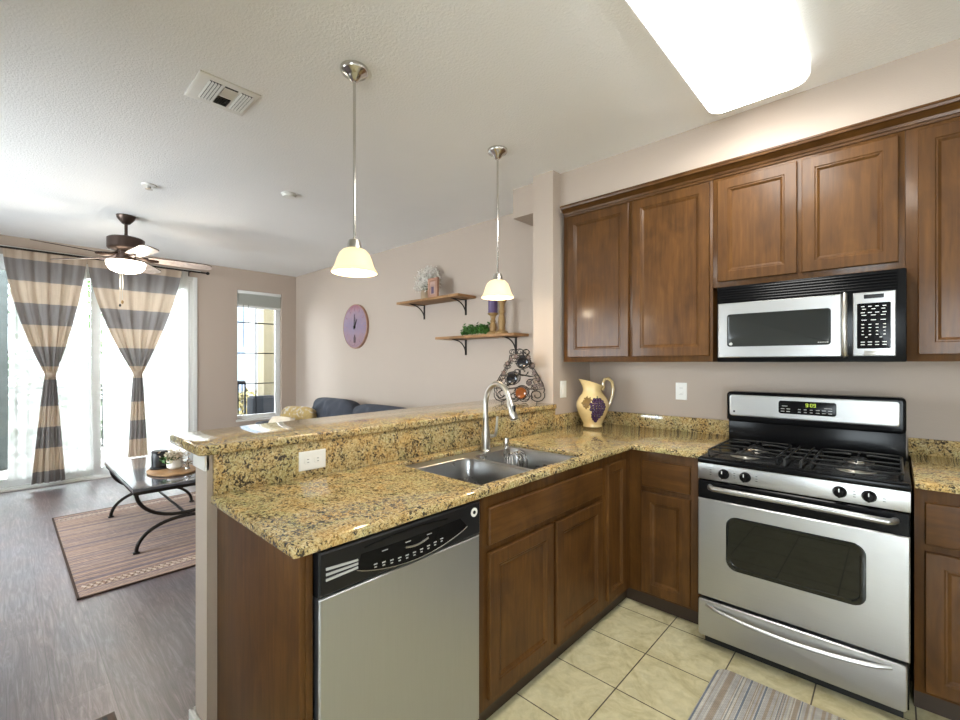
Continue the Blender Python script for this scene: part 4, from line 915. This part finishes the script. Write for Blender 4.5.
def hand(a, L, w_, y): 
    ux, uz = math.sin(a), math.cos(a); px, pz = uz, -ux
    return MB().prism([(-w_, -.03), (w_, -.03), (w_*1.6, L*.55), (w_*.3, L), (-w_*.3, L), (-w_*1.6, L*.55)], lambda u, v, d_: (cx+ux*v+px*u, y+d_, cz-.01+uz*v+pz*u), -.0015, .0015)
obj('hour_hand', hand(.55, .12, .006, yf-.004), 'iron', t); obj('minute_hand', hand(.05, .17, .0045, yf-.008), 'iron', t)
obj('hub', MB().lathe([(.016, .030), (.016, .045), (0, .046)], (cx, Y1, cz-.01), 16, axis=(0, -1, 0), caps=False), 'iron', t)
q = MB().prism([(-.022, -.215), (.022, -.215), (.022, -.15), (.008, -.125), (.008, -.11), (-.008, -.11), (-.008, -.125), (-.022, -.15)], lambda u, v, d_: (cx+u, yf+d_, cz+v), -.0015, .001)
obj('bottle_motif', q, plain('dark_wine_print', (.05, .015, .025), .6), t)
def shelf(x0, x1, dep, zt, brx, label):
    t = thing('wall_shelf', label, 'shelf', ((x0+x1)/2, Y1-dep/2, zt-.2), 'wooden wall shelves on iron brackets')
    obj('board', MB().box(x0, x1, Y1-dep, Y1-.001, zt-.025, zt, .003), 'shelfwood', t)
    for x in brx:
        q = MB(); zt2 = zt-.026; L = dep*.82; Hh = .155
        q.box(x-.012, x+.012, Y1-.006, Y1-.0005, zt2-Hh, zt2, .001).box(x-.012, x+.012, Y1-L, Y1-.003, zt2-.006, zt2, .001)
        q.tube([(x, Y1-L+.02-(L-.035)*(1-math.cos(i/10*PI/2))*0-(0), zt2-.004) if i == 0 else (x, Y1-.006-(L-.03)*(1-math.sin(i/10*PI/2)), zt2-.008-(Hh-.02)*(1-math.cos(i/10*PI/2))) for i in range(11)], .006, 6)
        obj('bracket', q, 'iron', t)
shelf(-3.99, -3.026, .25, 2.046, (-3.813, -3.165), 'upper wooden wall shelf holding white flowers and small frame')
shelf(-3.385, -2.377, .22, 1.643, (-3.165, -2.523), 'lower wooden wall shelf holding candlesticks and green plant')
z1 = 2.0465; z2 = 1.6435
t = thing('flower_jar', 'woven jar of white baby breath flowers on upper shelf', 'flowers', (-3.67, Y1-.10, z1))
jc = (-3.67, Y1-.10)
obj('jar', MB().lathe([(.045, z1), (.055, z1+.01), (.057, z1+.08), (.048, z1+.105), (.044, z1+.11), (.040, z1+.105)], (*jc, 0), 20), 'jar', t)
q = MB(); fl = MB(); rn = random.Random(21)
for k in range(54):
    a = rn.uniform(0, 2*PI); sp_ = rn.uniform(.02, .17); hh = rn.uniform(.17, .36)-sp_*.35; tip = Vector((jc[0]+math.cos(a)*sp_+(.03), max(Y1-.25, min(Y1-.03, jc[1]+math.sin(a)*sp_*.5)), z1+hh))
    q.tube([(jc[0], jc[1], z1+.06), tuple((Vector((jc[0], jc[1], z1+.16))+tip)/2), tuple(tip)], .0013, 4)
    fl.leafs([tip+Vector((rn.gauss(0, .02), rn.gauss(0, .014), rn.gauss(0, .02))) for _ in range(26)], .015, 0, rn)
obj('stems', q, 'stemgreen', t); obj('blossom', fl, 'whiteflower', t, 0)
t = thing('picture_frame', 'small pink copper picture frame on upper shelf before flowers', 'picture frame', (-3.45, Y1-.17, z1))
xf0, xf1 = -3.525, -3.375; yy = Y1-.19
obj('frame', MB().rings(xf0, xf1, z1+.001, z1+.205, [(0, -.012), (0, .008), (.004, .012), (.03, .012), (.034, .007)], YF(yy)), 'copper', t)
obj('mount', MB().rings(xf0+.034, xf1-.034, z1+.035, z1+.17, [(0, .007), (0, .0078)], YF(yy)), plain('pale_pink_mount', (.42, .27, .22), .6, 0, .25), t)
obj('picture', MB().rings(xf0+.056, xf1-.056, z1+.045, z1+.115, [(0, .0078), (0, .0086)], YF(yy)), 'pic', t)
obj('easel_leg', MB().box(-3.46, -3.44, yy+.012, yy+.03, z1, z1+.12), 'copper', t)
t = thing('green_plant', 'low bushy green artificial plant on lower shelf', 'plant', (-2.90, Y1-.12, z2))
q = MB(); q.leafs([(rn.uniform(-3.06, -2.77), Y1-.12+rn.gauss(0, .028), z2+.015+abs(rn.gauss(0, .032))) for _ in range(900)], .024, 0, rn); 
q.v = [(x, min(y, Y1-.004), max(z, z2+.001)) for x, y, z in q.v]; obj('foliage', q, 'leaf', t, 0); obj('trough', MB().box(-3.04, -2.78, Y1-.155, Y1-.085, z2, z2+.022, .004), 'jar', t)
def stick(x, y, hgt, label, candle):
    t = thing('candlestick', label, 'candlestick', (x, y, z2), 'turned wooden candlesticks'); s = hgt
    obj('column', MB().lathe([(.058, z2), (.060, z2+.012), (.052, z2+.022), (.034, z2+.032), (.026, z2+.055*s/.3), (.034, z2+.10*s/.3), (.030, z2+.14*s/.3), (.020, z2+.17*s/.3), (.027, z2+.19*s/.3), (.020, z2+.21*s/.3), (.026, z2+.26*s/.3), (.046, z2+s-.012), (.050, z2+s-.006), (.050, z2+s)], (x, y, 0), 24), 'stickwood', t)
    if candle:
        tag(obj('pillar_candle', MB().lathe([(.042, z2+s+.001), (.044, z2+s+.004), (.044, z2+s+.125), (.038, z2+s+.13), (0, z2+s+.126)], (x, y, 0), 22, caps=False).tube([(x, y, z2+s+.126), (x, y, z2+s+.14)], .0015, 5), 'candle'), 'purple pillar candle standing on the shorter candlestick', 'candle')
stick(-2.715, Y1-.10, .20, 'shorter turned wooden candlestick carrying the purple candle', True)
stick(-2.575, Y1-.14, .315, 'taller turned wooden candlestick partly behind hanging pendant shade', False)
# ------------------------------------------------------------------ wine rack on the bar
BZ = 1.0945
ra = Vector((.824, .567, 0)); rnm = Vector((.567, -.824, 0)); rc = Vector((-2.005, 2.575, BZ))
def RP(u, v, d_=0): return rc+ra*u*1.12+Vector((0, 0, v))+rnm*d_
t = thing('wine_rack', 'black wrought iron scrollwork wine rack on the bar end', 'wine rack', rc)
ol = [(-.155, .075), (-.160, .10), (-.150, .14), (-.12, .20), (-.085, .26), (-.065, .31), (-.06, .345)]
def mir(p): return [(-u, v) for u, v in p]
def spiral(cx_, cz_, r0, r1, a0, a1, n=18): return [(cx_+(r0+(r1-r0)*i/n)*math.cos(a0+(a1-a0)*i/n), cz_+(r0+(r1-r0)*i/n)*math.sin(a0+(a1-a0)*i/n)) for i in range(n+1)]
def sheet(dep): 
    q = MB()
    for S_ in (1, -1):
        f_ = lambda p: [RP(u*S_, v, dep) for u, v in p]
        q.tube(f_(ol), .0038, 6); q.tube(f_(spiral(-.112, .058, .052, .012, PI*.9, PI*.9+PI*3.2)), .0034, 6); q.tube(f_(spiral(-.035, .045, .040, .010, PI*.1, -PI*2.6)), .003, 6)
        q.tube(f_(spiral(-.045, .365, .028, .007, -PI*.35, PI*2.3)), .003, 6); q.tube(f_([(-.06, .345), (-.03, .338), (0, .345)]), .0034, 6)
        q.tube(f_(spiral(-.105, .15, .04, .012, -PI*.5, PI*1.6)), .0026, 6); q.tube(f_(spiral(-.02, .225, .034, .01, PI, PI*3.1)), .0026, 6); q.tube(f_([(-.12, .20), (-.07, .19), (0, .205)]), .003, 6); q.tube(f_([(-.155, .105), (-.08, .098), (0, .11)]), .003, 6); q.tube(f_(spiral(-.075, .265, .030, .008, PI*.2, PI*2.5)), .0026, 6); q.tube(f_(spiral(-.10, .105, .026, .006, 0, PI*2.4)), .0026, 6); q.tube(f_(spiral(-.065, .145, .028, .007, PI, -PI*1.5)), .0026, 6); q.tube(f_([(-.15, .12), (-.11, .17), (-.09, .23), (-.05, .30)]), .0024, 6); q.tube(f_(spiral(-.03, .305, .024, .006, -PI*.5, PI*2)), .0024, 6)
    q.tube([RP(u, v, dep) for u, v in spiral(0, .368, .030, .008, -PI*.5, PI*2.2)], .003, 6)
    return q
obj('front_scroll', sheet(.07), 'iron', t); obj('rear_scroll', sheet(-.07), 'iron', t)
q = MB()
for u, v in ((-.112, .008), (.112, .008), (0, .345), (-.12, .2), (.12, .2)): q.tube([RP(u, v, .07), RP(u, v, -.07)], .0035, 6)
for S_ in (1, -1):
    for dd_ in (.07, -.07): q.tube([RP(S_*.112, .0035, dd_-.03 if dd_ < 0 else dd_+.03), RP(S_*.112, .0035, dd_)], .0035, 6)
obj('cross_bar', q, 'iron', t)
bots = [(.025, .295, 'bottle'), (-.045, .178, 'bottle'), (.012, .075, 'amber')]
for u, v, _ in bots:
    for dd_ in (.072, -.068):
        q = MB().tube([RP(u+.046*math.cos(a), v+.046*math.sin(a), dd_) for a in [i*2*PI/20 for i in range(20)]], .003, 6, closed=True)
        obj('bottle_ring', q, 'iron', t)
q = MB(); rn = random.Random(5)
for (u, v) in ((-.075, .285), (-.05, .315), (.085, .27), (.095, .215), (.12, .17), (-.10, .215), (.065, .145), (.10, .125), (-.02, .335), (.06, .325), (.135, .13)):
    ctr = RP(u, v, .078); a = rn.uniform(0, 6)
    pts = []
    for k in range(12):
        r = (.022 if k % 2 == 0 else .012); b_ = a+k*PI/6; pts.append(ctr+ra*(r*math.cos(b_))+Vector((0, 0, r*math.sin(b_)))+rnm*(.004 if k % 2 else 0))
    q = MB(); q.add(pts+[p_-rnm*.003 for p_ in pts], [tuple(range(12)), tuple(range(23, 11, -1))]+[(i, (i+1) % 12, 12+(i+1) % 12, 12+i) for i in range(12)])
    obj('vine_leaf', q, 'bronze', t, 0)
for (u, v, mt), lb in zip(bots, ('dark wine bottle lying topmost in the iron rack', 'dark wine bottle lying in middle of the iron rack', 'amber wine bottle lying lowest in the iron rack')):
    b = thing('wine_bottle', lb, 'bottle', RP(u, v, 0), 'bottles in the wine rack')
    c0 = RP(u, v, .10); ax = -rnm
    obj('glass_body', MB().lathe([(.0, .012), (.018, .010), (.034, .0), (.040, .006), (.0415, .02), (.0415, .17), (.036, .195), (.018, .225), (.0145, .24), (.0145, .275)], c0, 24, axis=ax), mt, b)
    obj('capsule', MB().lathe([(.0155, .262), (.0155, .296), (.013, .298)], c0, 16, axis=ax), 'cream' if mt == 'amber' else 'grape', b)
# ------------------------------------------------------------------ pitcher
px_, py_, pz_ = -1.615, 2.935, GZ+.0005
t = thing('ceramic_pitcher', 'cream ceramic pitcher painted with purple grapes in counter corner', 'pitcher', (px_, py_, pz_))
prof = [(.062, 0), (.070, .004), (.070, .014), (.066, .022), (.082, .055), (.104, .10), (.117, .145), (.116, .175), (.098, .215), (.074, .245), (.064, .265), (.064, .285), (.072, .310), (.078, .322)]
n = 40; vs = []; av = Vector((-.80, -.60, 0))      # spout direction
av = Vector((-math.cos(.7508), -math.sin(.7508), 0)); bv = Vector((-av.y, av.x, 0))
full = prof+[(.073, .320), (.066, .305), (.058, .28), (.058, .262), (.07, .24)]
for i, (r, z) in enumerate(full):
    for j in range(n):
        a = 2*PI*j/n; c_ = math.cos(a); s_ = max(0, (z-.255)/.067); wgt = max(0, c_)**3*s_
        rr = r*(1+.34*wgt) - (0.10*r*s_*(1-max(0, c_))**1)*(0); zz = z+.026*s_*c_
        vs.append(Vector((px_, py_, pz_+zz))+av*(rr*c_)+bv*(rr*math.sin(a)*(1-.12*s_*max(0, c_))))
fs = [(i*n+j, i*n+(j+1) % n, (i+1)*n+(j+1) % n, (i+1)*n+j) for i in range(len(full)-1) for j in range(n)]; fs.append(tuple(range(n))[::-1])
obj('body', MB().add(vs, fs), 'ceramic', t, 60)
def PV(r, z): return Vector((px_, py_, pz_+z))-av*r
obj('handle', MB().tube([PV(.066, .268), PV(.078, .285), PV(.075, .315), PV(.088, .345), PV(.115, .35), PV(.140, .33), PV(.150, .28), PV(.145, .23), PV(.130, .18), PV(.112, .145)], [.014, .013, .012, .012, .012, .0115, .011, .0105, .010, .009], 10), 'ceramic', t)
def rad_at(z):
    for (r0, z0), (r1, z1_) in zip(prof, prof[1:]):
        if z0 <= z <= z1_: return r0+(r1-r0)*(z-z0)/max(1e-6, z1_-z0)
    return .07
vw = Vector((px_, py_, 0)); vw = -vw.normalized(); sd = Vector((-vw.y, vw.x, 0))   # toward the room, and sideways
q = MB(); rn = random.Random(9)
for row, (z, cnt) in enumerate(((.205, 3), (.190, 4), (.172, 5), (.154, 5), (.136, 5), (.118, 4), (.100, 4), (.082, 3), (.066, 2), (.052, 1))):
    for k in range(cnt):
        an = .32+(k-(cnt-1)/2)*.20*(1+.2*(z < .1))+(.04 if row % 2 else 0)-.10*(z < .1); r = rad_at(z)
        c0 = Vector((px_, py_, pz_+z))+(vw*math.cos(an)+sd*math.sin(an))*(r-.002)
        bmx = bmesh.new(); bmesh.ops.create_icosphere(bmx, subdivisions=2, radius=.0128)
        for v in bmx.verts: v.co = v.co+c0
        q.bm(bmx)
obj('grape_relief', q, 'grape', t, 70)
q = MB()
for an, z, rot in ((-.42, .205, .3), (-.22, .200, 1.3), (-.55, .18, 2.0), (-.30, .178, 2.8), (-.38, .158, .9)):
    r = rad_at(z)+.0015; pts = []
    for k in range(10):
        rr = .026 if k % 2 == 0 else .015; b_ = rot+k*PI/5; a2 = an+rr*math.cos(b_)/r; z2_ = z+rr*math.sin(b_)
        r2 = rad_at(z2_)+.0012; pts.append(Vector((px_, py_, pz_+z2_))+(vw*math.cos(a2)+sd*math.sin(a2))*r2)
    cpt = Vector((px_, py_, pz_+z))+(vw*math.cos(an)+sd*math.sin(an))*(rad_at(z)+.003)
    q.add(pts+[cpt], [(i, (i+1) % 10, 10) for i in range(10)])
obj('leaf_relief', q, 'ochre', t, 0)
q = MB().tube([Vector((px_, py_, pz_+z))+(vw*math.cos(.36)+sd*math.sin(.36))*(rad_at(z)+.003) for z in (.205, .215, .228)], .004, 6)
obj('vine_relief', q, 'stemgreen', t)
# ------------------------------------------------------------------ kitchen mat and register
tag(obj('kitchen_mat', rugmesh(-.585, .16, 1.74, 2.215, .010, .05), 'mat', None, 30), 'striped grey woven mat on tiles before the range', 'mat')
t = thing('floor_register', 'small brown floor register in the plank floor', 'register', (-2.20, .19, 0))
obj('frame', MB().rings(-2.26, -2.14, .0, .30, [(0, 0), (0, .004), (.006, .006), (.012, .006)], ZF(0)), 'bronze', t)
q = MB()
for k in range(9): q.box(-2.245, -2.155, .02+k*.03, .035+k*.03, .006, .0075)
obj('louvre', q, 'slot', t)
